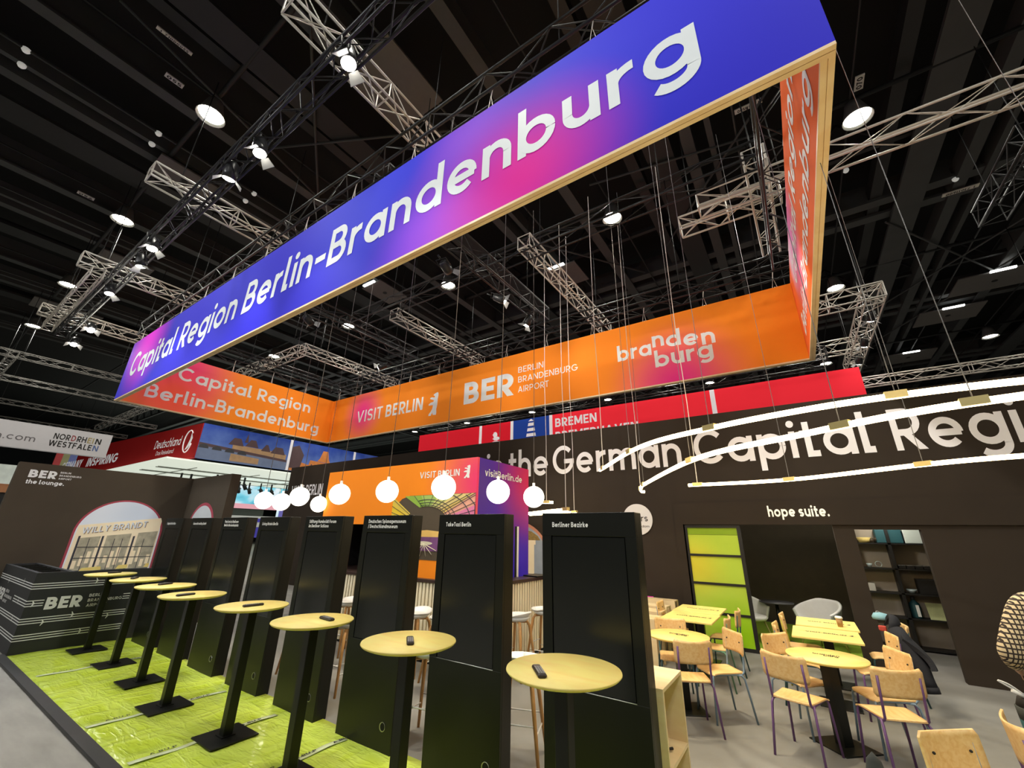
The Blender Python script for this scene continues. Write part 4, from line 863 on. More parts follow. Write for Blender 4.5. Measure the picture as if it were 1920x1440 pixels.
# grey shell armchairs and dark round table in the suite
FELT = mat('light_grey_felt', (0.66, 0.66, 0.63), 0.95, var=0.05, scale=20); FELTD = mat('grey_shell', (0.30, 0.32, 0.29), 0.5, var=0.04)
def armchair():
    t = thing('armchair', 'x', 'armchair', (0, 0, 0))
    def hgt(a):  # a: -1..1 round the back, 0 = middle of the back
        b = abs(a); return 0.80-0.20*max(0, (b-0.25)/0.75)**1.1 if b < 0.75 else 0.80-0.20*((b-0.25)/0.75)**1.1
    def shell(u, v):
        a = (u*2-1); th = a*1.95; z = 0.40+(hgt(a)-0.40)*v; r = 0.29+0.07*v
        return (r*math.sin(th)*1.05, -r*math.cos(th)*0.95+0.02, z)
    MB().grid(shell, 28, 8, 0.03).build('shell', FELT, t, True)
    MB().grid(lambda u, v: tuple(Vector(shell(u, v))+Vector((0.022*math.sin((u*2-1)*1.95), -0.022*math.cos((u*2-1)*1.95), -0.004))), 28, 8, 0.012).build('outer_shell', FELTD, t, True)
    MB().lathe([(0.0001, 0.37), (0.27, 0.38), (0.30, 0.42), (0.27, 0.45), (0.0001, 0.45)], n=28).build('seat', FELT, t, True)
    for sx in (-1, 1):
        for sy in (-1, 1): MB().cyl((sx*0.16, sy*0.15, 0.38), (sx*0.25, sy*0.24, 0.0), 0.018, 8, 0.011).build('leg', mat_wood('olive_leg', (0.34, 0.32, 0.10), (0.25, 0.22, 0.06)), t, True)
    return t
ac = armchair(); ac.location = (-0.02, 10.1, 0.014); ac.rotation_euler = (0, 0, math.radians(140)); ac['label'] = 'light grey shell armchair behind the square tables, right of the round dark table'
a2 = dup(ac, (-1.12, 10.05, 0.014), math.radians(-125), 'light grey shell armchair half hidden behind the lime glass door')
t = thing('side_table', 'round dark table between the two grey armchairs', 'table', (-0.66, 10.35, 0.014))
MB().lathe([(0.0001, 0.66), (0.29, 0.665), (0.30, 0.68), (0.0001, 0.685)], n=36).build('table_top', mat('dark_table', (0.05, 0.05, 0.055), 0.5, var=0.05), t, True)
MB().cyl((0, 0, 0.02), (0, 0, 0.66), 0.03, 12).build('pole', DFR, t, True); MB().lathe([(0.2, 0), (0.2, 0.012), (0.0001, 0.02)], n=28).build('base_plate', DFR, t, True)

# ------------------------------------------------------------------ bar with orange and purple pavilion on top
BX0, BX1, BY0, BY1 = -8.45, -4.0, 5.25, 7.3
t = thing('bar_counter', 'bar counter clad in pale vertical slats with dark top', 'counter', ((BX0+BX1)/2, (BY0+BY1)/2, 0))
MB().box((BX0+0.03, BY0+0.03, 0), (BX1-0.03, BY1, 1.10)).build('body', GROOVE, t)
m = MB(); n = 58
for k in range(n):
    x = BX0+0.01+k*(BX1-BX0-0.06)/(n-1); m.box((x, BY0, 0.05), (x+0.047, BY0+0.03, 1.10))
for k in range(27):
    y = BY0+0.02+k*(BY1-BY0-0.06)/26; m.box((BX1-0.03, y, 0.05), (BX1, y+0.047, 1.10)); m.box((BX0, y, 0.05), (BX0+0.03, y+0.047, 1.10))
m.build('slat_cladding', SLATW, t)
MB().box((BX0-0.02, BY0-0.02, 1.10), (BX1+0.02, BY1, 1.15), 0.004).build('counter_top', mat('dark_counter_top', (0.045, 0.026, 0.022), 0.35, var=0.1), t)
PX0, PX1, PY0, PY1, PZ0, PZ1 = -8.41, -4.27, 5.34, 6.95, 1.15, 3.05
pv = thing('bar_pavilion', 'orange and purple printed box standing on the bar counter', 'kiosk', ((PX0+PX1)/2, (PY0+PY1)/2, PZ0))
pc = Vector(pv.location)
def pl(p): return tuple(Vector(p)-pc)
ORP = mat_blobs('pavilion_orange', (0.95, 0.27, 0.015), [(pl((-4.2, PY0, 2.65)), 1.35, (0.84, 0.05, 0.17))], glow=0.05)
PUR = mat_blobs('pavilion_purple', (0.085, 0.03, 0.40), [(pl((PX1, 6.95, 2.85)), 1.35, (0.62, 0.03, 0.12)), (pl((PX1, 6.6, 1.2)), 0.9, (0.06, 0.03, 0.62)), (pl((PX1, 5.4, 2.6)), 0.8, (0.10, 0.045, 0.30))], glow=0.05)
fp = MB().box((PX0, PY0, 1.98), (PX1, PY0+0.05, PZ1)).box((-6.4, PY0, PZ0), (PX1, PY0+0.05, 1.98)).box((PX0, PY0, PZ0), (-8.2, PY0+0.05, 1.98))
fp.build('front_panel', ORP, pv)
MB().box((PX1-0.05, PY0+0.05, PZ0), (PX1, PY1, PZ1)).build('side_panel', PUR, pv)
MB().box((PX0, PY0+0.05, PZ0), (PX0+0.05, PY1, PZ1)).box((PX0+0.05, PY1-0.05, PZ0), (PX1-0.05, PY1, PZ1)).box((PX0+0.05, PY0+0.05, PZ1-0.05), (PX1-0.05, PY1-0.05, PZ1)).build('dark_sides', mat('pavilion_dark', (0.012, 0.012, 0.014), 0.7, var=0.1), pv)
m = MB(); letters(m, 'VISIT', (-5.60, PY0, 2.765), XV, ZV, 0.115, 0.40, 0.15, 0.15); letters(m, 'BERLIN', (-5.15, PY0, 2.765), XV, ZV, 0.115, 0.50, 0.18, 0.14); flat(m, BEAR, (-4.56, PY0, 2.715), XV, ZV, 0.14, 0.215)
m.build('front_lettering', WHITEL, pv)
m = MB(); letters(m, 'visitBerlin.de', (PX1, 5.54, 2.765), YV, ZV, 0.125, 1.16, 0.165, 0.12); m.build('side_lettering', WHITEL, pv)
MB().box((PX1, 6.55, PZ0), (PX1+0.012, 6.60, 1.98)).build('door_profile', WHITEL, pv); MB().box((PX1, 6.49, PZ0), (PX1+0.006, 6.55, 1.98)).build('door_gap', GROOVE, pv)
# glass dome print
def px(pts, e): return [(x, PY0-e, z) for x, z in pts]
DBR = mat('dome_brown', (0.085, 0.062, 0.038), 0.8, var=0.1)
MB().poly(px([(-6.22, 1.42), (-6.24, 2.12), (-6.16, 2.29), (-6.0, 2.42), (-5.8, 2.47), (-4.28, 2.47), (-4.28, 1.42)], 0.004)).build('dome_ground', DBR, pv)
cols = [(0.86, 0.60, 0.03), (0.80, 0.60, 0.08), (0.30, 0.50, 0.06), (0.42, 0.60, 0.14), (0.70, 0.70, 0.22), (0.85, 0.66, 0.25), (0.85, 0.60, 0.16), (0.88, 0.42, 0.30), (0.80, 0.22, 0.42)]
cx, cz = -5.35, 2.02
for j, (a0, a1) in enumerate(((172, 158), (158, 146), (112, 96), (96, 80), (80, 64), (64, 48), (48, 33), (33, 18), (18, 2))):
    def pol(a, r): return (max(-6.24, min(-4.28, cx+r*1.15*math.cos(math.radians(a)))), min(2.465, cz+r*0.62*math.sin(math.radians(a))))
    am = (a0+a1)/2
    MB().poly(px([pol(a0, 0.42), pol(am, 0.42), pol(a1, 0.42), pol(a1, 1.35), pol(am, 1.35), pol(a0, 1.35)], 0.008)).build('dome_panes', mat('pane_%d' % j, cols[j], 0.7, var=0.1), pv)
m = MB()
for r in (0.45, 0.52, 0.60, 0.86, 1.02):
    pts = [pol(a, r) for a in range(0, 114, 6)]; m.tube([(x, PY0-0.01, z) for x, z in pts if z < 2.46], 0.008 if r > 0.6 else 0.006, 4)
for a in list(range(4, 112, 9))+[150, 160, 168]: p, q = pol(a, 0.42), pol(a, 1.3); m.tube([(p[0], PY0-0.01, p[1]), (q[0], PY0-0.01, q[1])], 0.005, 4)
m.build('dome_ribs', DARKP, pv)
MB().poly(px([(-5.85, 1.78), (-4.85, 1.78), (-4.9, 1.86), (-5.3, 1.89), (-5.8, 1.86)], 0.008)).build('dome_floor', mat('dome_yellow', (0.85, 0.55, 0.16), 0.7, var=0.1), pv)
MB().poly(px([(-5.9, 1.56), (-4.8, 1.56), (-4.75, 1.78), (-5.95, 1.78)], 0.009)).build('dome_purple', mat('dome_violet', (0.20, 0.07, 0.22), 0.7, var=0.4, scale=9), pv)
m = MB().poly(px([(cx+0.20*math.cos(a*PI/12), 1.68+0.03*math.sin(a*PI/12)) for a in range(24)], 0.012))
for a in range(-150, -20, 24): m.tube([(cx, PY0-0.012, 1.67), (cx+0.34*math.cos(math.radians(a)), PY0-0.012, 1.67+0.2*math.sin(math.radians(a)))], 0.006, 4)
m.build('dome_light', mat('dome_white', (0.85, 0.80, 0.62), 0.6, var=0), pv)
small('serving_board', 'thin dark board lying over the counter corner beside the purple wall', 'board', MB().hexa([(-4.25, 6.75, 1.152), (-3.95, 6.72, 1.152), (-3.9, 7.15, 1.152), (-4.25, 7.15, 1.152), (-4.25, 6.75, 1.172), (-3.95, 6.72, 1.172), (-3.9, 7.15, 1.172), (-4.25, 7.15, 1.172)]), BLACK)
# bar stools
def stool():
    t = thing('bar_stool', 'x', 'bar stool', (0, 0, 0), 0, 'bar stools by the slatted bar')
    def shell(u, v):
        a = 2*PI*u; r = 0.06+0.145*v; b = max(0, -math.cos(a))
        return (r*math.sin(a)*1.05, r*math.cos(a)*0.95, 0.715+0.045*v*v+0.045*b*v**3)
    MB().grid(shell, 36, 8, 0.012).poly([(0.063*math.sin(2*PI*k/24), 0.057*math.cos(2*PI*k/24), 0.715) for k in range(24)]).lathe([(0.03, 0.665), (0.13, 0.685), (0.19, 0.74)], n=28).build('seat', SHELLW, t, True)
    for sx in (-1, 1):
        for sy in (-1, 1):
            MB().tube([(sx*0.03, sy*0.03, 0.672), (sx*0.10, sy*0.10, 0.67), (sx*0.125, sy*0.125, 0.62), (sx*0.20, sy*0.20, 0.0)], [0.018, 0.020, 0.021, 0.014], 8).build('leg', OAK, t, True)
    for k in range(4):
        c = [(1, 1), (-1, 1), (-1, -1), (1, -1)]; a, b = c[k], c[(k+1) % 4]; z = 0.30 if k % 2 == 0 else 0.22; r = 0.168
        MB().tube([(a[0]*r, a[1]*r, z), (b[0]*r, b[1]*r, z)], 0.007, 5).build('footrest', WHITEWIRE, t, True)
    return t
st = stool()
for i, (x, y, a, l) in enumerate(((-2.40, 3.78, 20, 'bar stool half hidden behind the nearest bar table top'), (-3.34, 3.54, 10, 'bar stool with oak leg seen between museum kiosk and the next one'), (-5.1, 3.85, 0, 'bar stool behind the two line kiosks, white seat low beside a table top'),
        (-3.62, 5.6, 90, 'bar stool at the side of the bar, nearer one'), (-3.58, 6.3, 90, 'bar stool at the side of the bar, farther one'), (-4.88, 4.86, 185, 'bar stool in front of the slats, left one in the gap'), (-4.30, 4.80, 175, 'bar stool in front of the slats, right one in the gap'),
        (-6.5, 4.85, 180, 'bar stool far along the slatted front'), (-6.1, 3.9, 0, 'bar stool behind the short title kiosk'))):
    o = st if i == 0 else dup(st, (0, 0, 0)); o.location = (x, y, 0.004); o.rotation_euler = (0, 0, math.radians(a)); o['label'] = l

# ------------------------------------------------------------------ globe pendants round the bar
GLB = mat('globe_opal', (0.95, 0.93, 0.88), 0.4, emis=(1.0, 0.92, 0.76), es=3.2, var=0)
def globe():
    t = thing('globe_pendant', 'x', 'pendant lamp', (0, 0, 0), 0, 'white globes round the bar')
    MB().sphere((0, 0, 0), 0.165, 32, 18).build('globe', GLB, t, True)
    MB().cyl((0, 0, 0.155), (0, 0, 0.215), 0.022, 10).build('holder', WHITEL, t, True)
    MB().tube([(0, 0, 0.21), (0.01, 0.0, 2.2), (0.0, 0, 5.75)], 0.006, 4, False).build('cable', mat('dark_cable', (0.10, 0.09, 0.08), 0.6, var=0), t, True)
    return t
gl = globe()
for i, (x, y, z, l) in enumerate(((-8.67, 4.2, 2.39, 'white globe lamp farthest left, before the bright screens'), (-7.43, 4.2, 2.42, 'white globe lamp over the dark far lettering'), (-6.24, 4.2, 2.42, 'white globe lamp before the plain orange wall part'), (-5.07, 4.2, 2.42, 'white globe lamp touching the dome print edge'),
        (-3.93, 4.2, 2.43, 'white globe lamp covering part of the lettering on orange'), (-3.48, 4.84, 2.41, 'white globe lamp before the purple wall'), (-3.44, 5.76, 2.41, 'white globe lamp right of the purple wall, by the light tubes'), (-8.49, 4.45, 2.37, 'white globe lamp overlapped by a nearer one at the far end'), (-8.47, 5.24, 2.38, 'white globe lamp half hidden behind the orange wall edge'))):
    o = gl if i == 0 else dup(gl, (0, 0, 0)); o.location = (x, y, z); o['label'] = l

# ------------------------------------------------------------------ curved light tubes over the cafe
LED = mat('led_tube', (0.95, 0.9, 0.8), 0.4, emis=(1.0, 0.74, 0.38), es=18.0, var=0)
CLIP = mat('tube_clamp', (0.62, 0.50, 0.22), 0.4, metal=0.5, var=0)
def cr(pts, n=10):
    P = [Vector(p) for p in pts]; P = [P[0]*2-P[1]]+P+[P[-1]*2-P[-2]]; out = []
    for i in range(1, len(P)-2):
        for k in range(n):
            s = k/n; a, b, c, d = P[i-1:i+3]
            out.append(0.5*((2*b)+(c-a)*s+(2*a-5*b+4*c-d)*s*s+(3*b-a-3*c+d)*s**3))
    out.append(P[-2]); return out
def led(lab, pts, r, wires, ztop=9.0):
    path = cr(pts); t = thing('light_tube', lab, 'pendant lamp', tuple(path[len(path)//3]))
    MB().tube(path, r, 10).build('tube', LED, t)
    for (x, y, z, white) in wires:
        d = min(path, key=lambda p: (p.x-x)**2+(p.y-y)**2); i = path.index(d); dr = (path[min(i+1, len(path)-1)]-path[max(i-1, 0)]).normalized()
        MB().bar(d-dr*0.07+Vector((0, 0, r*0.3)), d+dr*0.07+Vector((0, 0, r*0.3)), r*2.6, r*2.2).build('clamp', CLIP, t); cl = t.children[-1]
        p0 = d+Vector((0, 0, r))
        if white: MB().tube([p0, p0+Vector((0.01, 0.0, 1.3)), p0+Vector((-0.015, 0, 2.6)), Vector((p0.x+0.02, p0.y, ztop))], 0.0065, 5, False).build('supply_cable', CABW, cl)
        else: MB().tube([p0, Vector((p0.x, p0.y, ztop))], 0.0035, 4, False).build('wire', WIREM, cl)
    return t
led('upper curved light tube over the cafe tables', [(-2.80, 7.0, 2.95), (-1.56, 5.33, 2.95), (-.62, 4.72, 2.95), (.18, 4.42, 2.95), (.83, 4.31, 2.95), (1.53, 4.33, 2.95), (2.4, 4.5, 2.95), (3.3, 5.0, 2.95)], 0.026, [(-2.69, 6.81, 0, 1), (-1.86, 5.59, 0, 0), (-.62, 4.64, 0, 0), (.82, 4.30, 0, 0), (2.2, 4.4, 0, 0)])
led('middle curved light tube with a hooked end, over the cafe tables', [(-2.36, 8.05, 2.65), (-2.385, 7.98, 2.65), (-2.27, 7.55, 2.66), (-1.95, 6.85, 2.67), (-.83, 5.04, 2.70), (.13, 4.38, 2.72), (.80, 4.05, 2.74), (1.38, 3.93, 2.75), (2.1, 3.85, 2.75), (3.0, 4.0, 2.75)], 0.026, [(-2.25, 7.6, 0, 1), (-2.05, 7.05, 0, 0), (-.94, 5.3, 0, 0), (.5, 4.3, 0, 0), (1.16, 4.0, 0, 0)])
led('lower light tube nearest the stand wall, nearly straight', [(-1.32, 6.85, 2.6), (-.01, 6.72, 2.6), (1.18, 5.92, 2.6), (1.85, 5.68, 2.6), (2.8, 5.6, 2.6)], 0.023, [(-1.19, 6.83, 0, 1), (-.02, 6.7, 0, 0), (1.17, 5.93, 0, 0)])
led('short light tube end showing behind the last globe, upper', [(-4.30, 8.0, 2.5), (-4.6, 7.9, 2.5), (-6.0, 7.6, 2.5)], 0.028, [(-4.42, 7.96, 0, 1)])
led('light tube end behind the purple wall, lower thick one', [(-3.55, 7.18, 2.3), (-4.1, 7.45, 2.29), (-4.92, 8.0, 2.28)], 0.028, [(-3.62, 7.2, 0, 1)])
led('light tube end behind the purple wall, lower thin one', [(-3.63, 7.72, 2.285), (-4.2, 7.9, 2.27), (-5.0, 8.2, 2.26)], 0.018, [(-3.66, 7.73, 0, 1)])

# ------------------------------------------------------------------ cafe tables
def print_on(root, text, bear, w_, cap, y, z):
    m = MB(); letters(m, text, (-w_/2, y, z), XV, YV, cap, w_, 0.16, proud=0.0015)
    if bear: flat(m, BEAR, (w_/2+0.03, y-0.01, z), XV, YV, 0.04, cap*1.4, 0.0015)
    return m
def cafe_square():
    t = thing('cafe_table', 'x', 'table')
    MB().box((-0.35, -0.375, 0.715), (0.35, 0.375, 0.74), 0.005).build('table_top', PLYY, t, True)
    MB().box((-0.04, -0.04, 0.012), (0.04, 0.04, 0.715)).build('pole', BLACK, t, True); MB().box((-0.2, -0.2, 0), (0.2, 0.2, 0.012), 0.003).build('base_plate', BLACK, t, True)
    print_on(t, 'VISIT BERLIN', True, 0.42, 0.05, 0.0, 0.7405).build('print', BLKINK, t, True)
    return t
def cafe_round():
    t = thing('cafe_table', 'x', 'table')
    MB().lathe([(0.0001, 0.712), (0.335, 0.714), (0.35, 0.728), (0.348, 0.74), (0.0001, 0.74)], n=48).build('table_top', PLYY, t, True)
    MB().box((-0.05, -0.05, 0.012), (0.05, 0.05, 0.713)).build('pole', BLACK, t, True)
    MB().box((-0.2, -0.2, 0), (0.2, 0.2, 0.012), 0.003).build('base_plate', BLACK, t, True)
    m = print_on(t, 'branden', False, 0.22, 0.055, 0.02, 0.7405); letters(m, 'burg', (-0.02, -0.025, 0.7405), XV, YV, 0.05, 0.12, 0.16, proud=0.0015); m.build('print', BLKINK, t, True)
    MB().box((-0.08, -0.09, 0.69), (-0.03, -0.06, 0.712)).build('lock_tab', SHELLW, t, True)
    return t
cs = cafe_square(); cs.location = (0.02, 7.09, 0.004); cs['label'] = 'square table with bear print behind the nearer round table, clear top'
dup(cs, (0.05, 7.95, 0.004), 0, 'square table with a paper cup on it')
dup(cs, (-1.60, 7.22, 0.004), 0, 'square table with bear print, nearer of the two by the lime door')
dup(cs, (-1.62, 8.03, 0.004), 0, 'square table with bear print, right in front of the lime door')
cro = cafe_round(); cro.location = (-0.02, 5.80, 0.004); cro.rotation_euler = (0, 0, math.radians(44)); cro['label'] = 'round cafe table with large dark square foot, between the purple framed chairs'
for c in cro.children:
    if c.name.startswith('print'): c.rotation_euler = (0, 0, math.radians(-44))
o = dup(cro, (-1.46, 5.83, 0.004), math.radians(30), 'round cafe table beside the nearest kiosk')
for c in o.children:
    if c.name.startswith('print'): c.rotation_euler = (0, 0, math.radians(-30))
t = thing('paper_cup', 'paper coffee cup with white lid on the far square table', 'cup', (0.21, 7.76, 0.745))
MB().lathe([(0.028, 0), (0.040, 0.10), (0.0001, 0.10)], n=18).build('cup', mat('brown_cup', (0.36, 0.20, 0.07), 0.6, var=0.5, scale=25), t, True)
MB().lathe([(0.044, 0.10), (0.044, 0.112), (0.037, 0.125), (0.0001, 0.126)], n=18).build('lid', WHITEL, t, True)

# ------------------------------------------------------------------ cafe chairs
FRM = {'purple': mat('frame_purple', (0.16, 0.075, 0.21), 0.4, var=0.05), 'blue': mat('frame_pale_blue', (0.20, 0.28, 0.36), 0.4, var=0.05), 'green': mat('frame_green', (0.11, 0.24, 0.15), 0.4, var=0.05), 'teal': mat('frame_teal', (0.035, 0.10, 0.11), 0.4, var=0.05), 'yellow': mat('frame_yellow', (0.50, 0.46, 0.03), 0.4, var=0.05)}
def chair(colr):
    fm = FRM[colr]; t = thing('cafe_chair', 'x', 'chair')
    def seat(u, v):
        y = -0.19+0.39*v; wd = 0.19*(1-0.16*(1-v)) if v > 0.06 else 0.15; x = (u-0.5)*2*wd
        cut = 0.03*max(0, abs(u-0.5)*2-0.7)/0.3*(1 if v > .94 else 0)
        return (x, y-cut, 0.452-0.012*math.exp(-((v-0.35)/0.25)**2)*(1-(2*u-1)**2)-0.018*max(0, v-0.8)/0.2)
    MB().grid(seat, 12, 12, 0.011).build('seat', SEATW, t, True)
    def back(u, v):
        s = 2*u-1; wx = 0.195; z = 0.615+0.205*v; cnr = 0.035
        e = max(0, abs(v*2-1)-0.75)/0.25; x = s*wx*(1-0.10*e*e)
        return (x, -0.205-0.035*(z-0.45)/0.37+0.045*(s*s)-0.012, z+0.02*(s*s)*(v-0.2))
    MB().grid(back, 14, 8, 0.011).build('backrest', SEATW, t, True)
    for s in (-1, 1):
        MB().tube([(s*0.165, 0.15, 0.437), (s*0.17, 0.175, 0.43), (s*0.175, 0.185, 0.40), (s*0.195, 0.215, 0.0)], 0.0105, 7).build('leg', fm, t, True)
        MB().tube([(s*0.155, -0.10, 0.432), (s*0.165, -0.15, 0.43), (s*0.175, -0.175, 0.40), (s*0.20, -0.235, 0.0)], 0.0105, 7).build('leg', fm, t, True)
        MB().tube([(s*0.15, 0.06, 0.437), (s*0.155, -0.165, 0.437), (s*0.157, -0.19, 0.46), (s*0.157, -0.208, 0.62), (s*0.157, -0.222, 0.77)], 0.0105, 7).build('back_post', fm, t, True)
    MB().tube([(-0.165, 0.15, 0.437), (0.165, 0.15, 0.437)], 0.0095, 6).tube([(-0.16, -0.12, 0.432), (0.16, -0.12, 0.432)], 0.0095, 6).tube([(-0.165, 0.15, 0.437), (-0.157, -0.17, 0.437)], 0.0095, 6).tube([(0.165, 0.15, 0.437), (0.157, -0.17, 0.437)], 0.0095, 6).build('seat_frame', fm, t, True)
    m = MB()
    for s in (-1, 1): m.sphere((s*0.12, -0.205, 0.735), 0.008, 8, 5)
    m.build('screws', BLKINK, t, True)
    return t
PROTO = {}
CH = [  # x, y, facing angle, colour, label
    (-1.27, 5.38, 119, 'purple', 'chair with purple frame seen from behind, at the round table by the nearest kiosk'), (-1.05, 5.86, 219, 'blue', 'chair with pale blue frame turned towards the round table by the kiosk'),
    (-1.28, 6.93, 180, 'green', 'chair with green frame at the nearer square table by the lime door'), (-1.24, 7.70, 180, 'teal', 'chair with dark teal frame closest to the lime door'),
    (-1.60, 6.12, 290, 'teal', 'chair facing the viewer behind the round table by the kiosk'), (-1.98, 7.78, 0, 'blue', 'chair behind the square tables, by the low wooden boxes'), (-1.86, 5.38, 40, 'blue', 'chair mostly hidden by the kiosk and the wooden cabinet'),
    (-0.30, 5.38, 72, 'purple', 'chair with purple frame, left of the round table with the large dark foot'), (0.37, 5.42, 113, 'purple', 'chair with purple frame, right of the round table with the large dark foot'),
    (0.38, 5.96, 205, 'blue', 'chair with blue legs, behind the right purple chair'), (0.44, 6.92, 190, 'purple', 'chair in front of the black coat'), (-0.31, 6.02, 322, 'blue', 'chair with orange back, left behind the round table with dark foot'),
    (-0.28, 6.87, 0, 'teal', 'chair left of the clear square table, nearer one'), (-0.24, 7.75, 0, 'yellow', 'chair with yellow frame left of the table with the cup'), (0.62, 3.62, 311, 'blue', 'chair back at the bottom edge of the picture, facing out'),
    (1.08, 4.26, 0, 'purple', 'chair cut by the right edge, seen from behind'), (0.66, 7.80, 180, 'teal', 'chair under the black coat')]
for x, y, a, c, l in CH:
    if c not in PROTO: o = PROTO[c] = chair(c)
    else: o = dup(PROTO[c], (0, 0, 0))
    o.location = (x, y, 0.004); o.rotation_euler = (0, 0, math.radians(a-90)); o['label'] = l; o['group'] = 'plywood cafe chairs'
# wooden cabinet beside the nearest kiosk, low boxes by the wall
t = thing('open_cabinet', 'pale plywood cabinet open to the side, beside the nearest kiosk', 'cabinet', (-1.18, 3.60, 0))
cb = MB(); ax0, ax1, ay0, ay1, az = -1.40, -0.965, 3.30, 3.82, 0.885
cb.box((ax0, ay0, az-0.022), (ax1, ay1, az)).box((ax0, ay0, 0), (ax1, ay0+0.022, az-0.022)).box((ax0, ay1-0.022, 0), (ax1, ay1, az-0.022)).box((ax0, ay0+0.022, 0), (ax0+0.022, ay1-0.022, az-0.022))
cb.build('carcass', PLY, t); MB().box((ax0+0.022, ay0+0.022, 0.42), (ax1, ay1-0.022, 0.442)).build('shelf', PLY, t); MB().box((ax0+0.022, ay0+0.022, 0.03), (ax1, ay1-0.022, 0.052)).build('shelf', PLY, t)
tag(recentre(MB().tube([(-1.18+0.13*math.cos(a*PI/9), 3.56+0.15*math.sin(a*PI/9), 0.45+0.002*a) for a in range(0, 20)]+[(-1.1, 3.5, 0.46), (-1.02, 3.6, 0.46)], 0.009, 6).build('cable_coil', BLKINK)), 'black cable coiled on the shelf of the plywood cabinet', 'cable')
for x, y, w_, d_, hgt, l in ((-2.42, 8.70, 0.55, 0.26, 0.75, 'low pale wooden box by the stand wall, farthest'), (-2.46, 8.28, 0.55, 0.30, 0.70, 'low pale wooden box by the stand wall, middle'), (-2.46, 7.84, 0.6, 0.34, 0.68, 'low pale wooden box by the stand wall, nearest with clear top'), (-2.40, 7.3, 0.6, 0.4, 0.66, 'pale wooden box behind the orange chair back')):
    t = thing('display_box', l, 'box', (x, y, 0.004))
    MB().box((-w_/2, -d_/2, hgt-0.02), (w_/2, d_/2, hgt)).box((-w_/2, -d_/2, 0), (-w_/2+0.02, d_/2, hgt-0.02)).box((w_/2-0.02, -d_/2, 0), (w_/2, -d_/2+0.06, hgt-0.02)).box((w_/2-0.02, d_/2-0.06, 0), (w_/2, d_/2, hgt-0.02)).box((-w_/2+0.02, -d_/2, 0), (w_/2-0.02, -d_/2+0.02, hgt-0.02)).build('carcass', PLY, t, True)
t = thing('brochure_stand', 'slanted pink and blue brochure board by the stand wall', 'display', (-3.05, 8.75, 0.004))
MB().hexa([(-0.5, -0.2, 0.60), (0.42, -0.2, 0.60), (0.42, 0.2, 0.72), (-0.5, 0.2, 0.72), (-0.5, -0.2, 0.63), (0.42, -0.2, 0.63), (0.42, 0.2, 0.75), (-0.5, 0.2, 0.75)]).build('board', mat_blobs('brochure_print', (0.62, 0.04, 0.36), [((-0.1, -0.25, 0.65), 0.32, (0.10, 0.20, 0.62))]), t, True)
MB().box((-0.4, -0.1, 0), (0.3, 0.1, 0.62)).build('stand', BLACK, t, True)

# ------------------------------------------------------------------ coat, bag, person at the right edge
COAT = mat('navy_coat', (0.008, 0.009, 0.014), 0.85, var=0.3, scale=10, bump=0.4)
t = thing('coat', 'black hooded coat draped over a chair, one sleeve hanging down', 'coat', (0.80, 7.5, 0.3))
def drape(u, v):
    a = -0.5+u*1.0; z = 0.86-0.40*v; x = 0.78+0.10*math.sin(v*2.2)+0.04*math.sin(u*9)*v+0.14*v*(0.4+u*0.3)
    return (x, 7.72-a*0.62-0.15*v, z-0.10*abs(a)**1.5*4*(1-v))
MB().grid(drape, 18, 14, 0.05).build('body', COAT, t)
MB().tube([(0.76, 7.58, 0.80), (0.80, 7.50, 0.68), (0.86, 7.42, 0.52), (0.885, 7.38, 0.44), (0.91, 7.35, 0.33), (0.915, 7.34, 0.27)], [0.085, 0.10, 0.075, 0.08, 0.062, 0.068], 12).build('sleeve', COAT, t)
MB().tube([(0.915, 7.34, 0.28), (0.925, 7.33, 0.22)], [0.072, 0.066], 12).build('cuff', COAT, t)
MB().grid(lambda u, v: (0.74+0.14*math.sin(PI*u)*math.cos(v*1.2)-0.05, 7.72+0.17*math.cos(PI*u), 0.80+0.14*math.sin(PI*u)*math.sin(0.4+v*1.5)), 14, 8, 0.03).build('hood', COAT, t)
small('cap', 'pale blue cap lying on top of the black coat', 'cap', MB().lathe([(0.09, 0.0), (0.095, 0.03), (0.07, 0.07), (0.0001, 0.085)], (0.68, 7.95, 0.86), 18), mat('pale_blue_cloth', (0.22, 0.42, 0.50), 0.8, var=0.15))
small('red_pouch', 'small red pouch beside the black coat', 'pouch', MB().box((0.62, 7.80, 0.74), (0.70, 7.86, 0.80), 0.01), mat('red_cloth', (0.55, 0.07, 0.05), 0.8, var=0.1))
small('felt_bag', 'dark grey felt bag tip at the lower edge among the chairs', 'bag', MB().lathe([(0.10, 0), (0.095, 0.25), (0.07, 0.50), (0.035, 0.66), (0.0001, 0.70)], (0.11, 3.62, 0.004), 16), mat('grey_felt_bag', (0.035, 0.038, 0.036), 0.95, var=0.2, scale=20))
SKIN = mat('skin', (0.58, 0.35, 0.25), 0.55, var=0.05); TROU = mat('teal_trousers', (0.012, 0.07, 0.075), 0.85, var=0.15); HAIR = mat('brown_hair', (0.05, 0.03, 0.018), 0.7, var=0.3, scale=30); SHOE = mat('shoe_leather', (0.03, 0.022, 0.018), 0.5, var=0.1)
pm, nt, b = nodes('plaid_shirt'); b.inputs['Roughness'].default_value = 0.9
tc = nt.nodes.new('ShaderNodeTexCoord'); sp = nt.nodes.new('ShaderNodeSeparateXYZ'); nt.links.new(tc.outputs['Object'], sp.inputs[0])
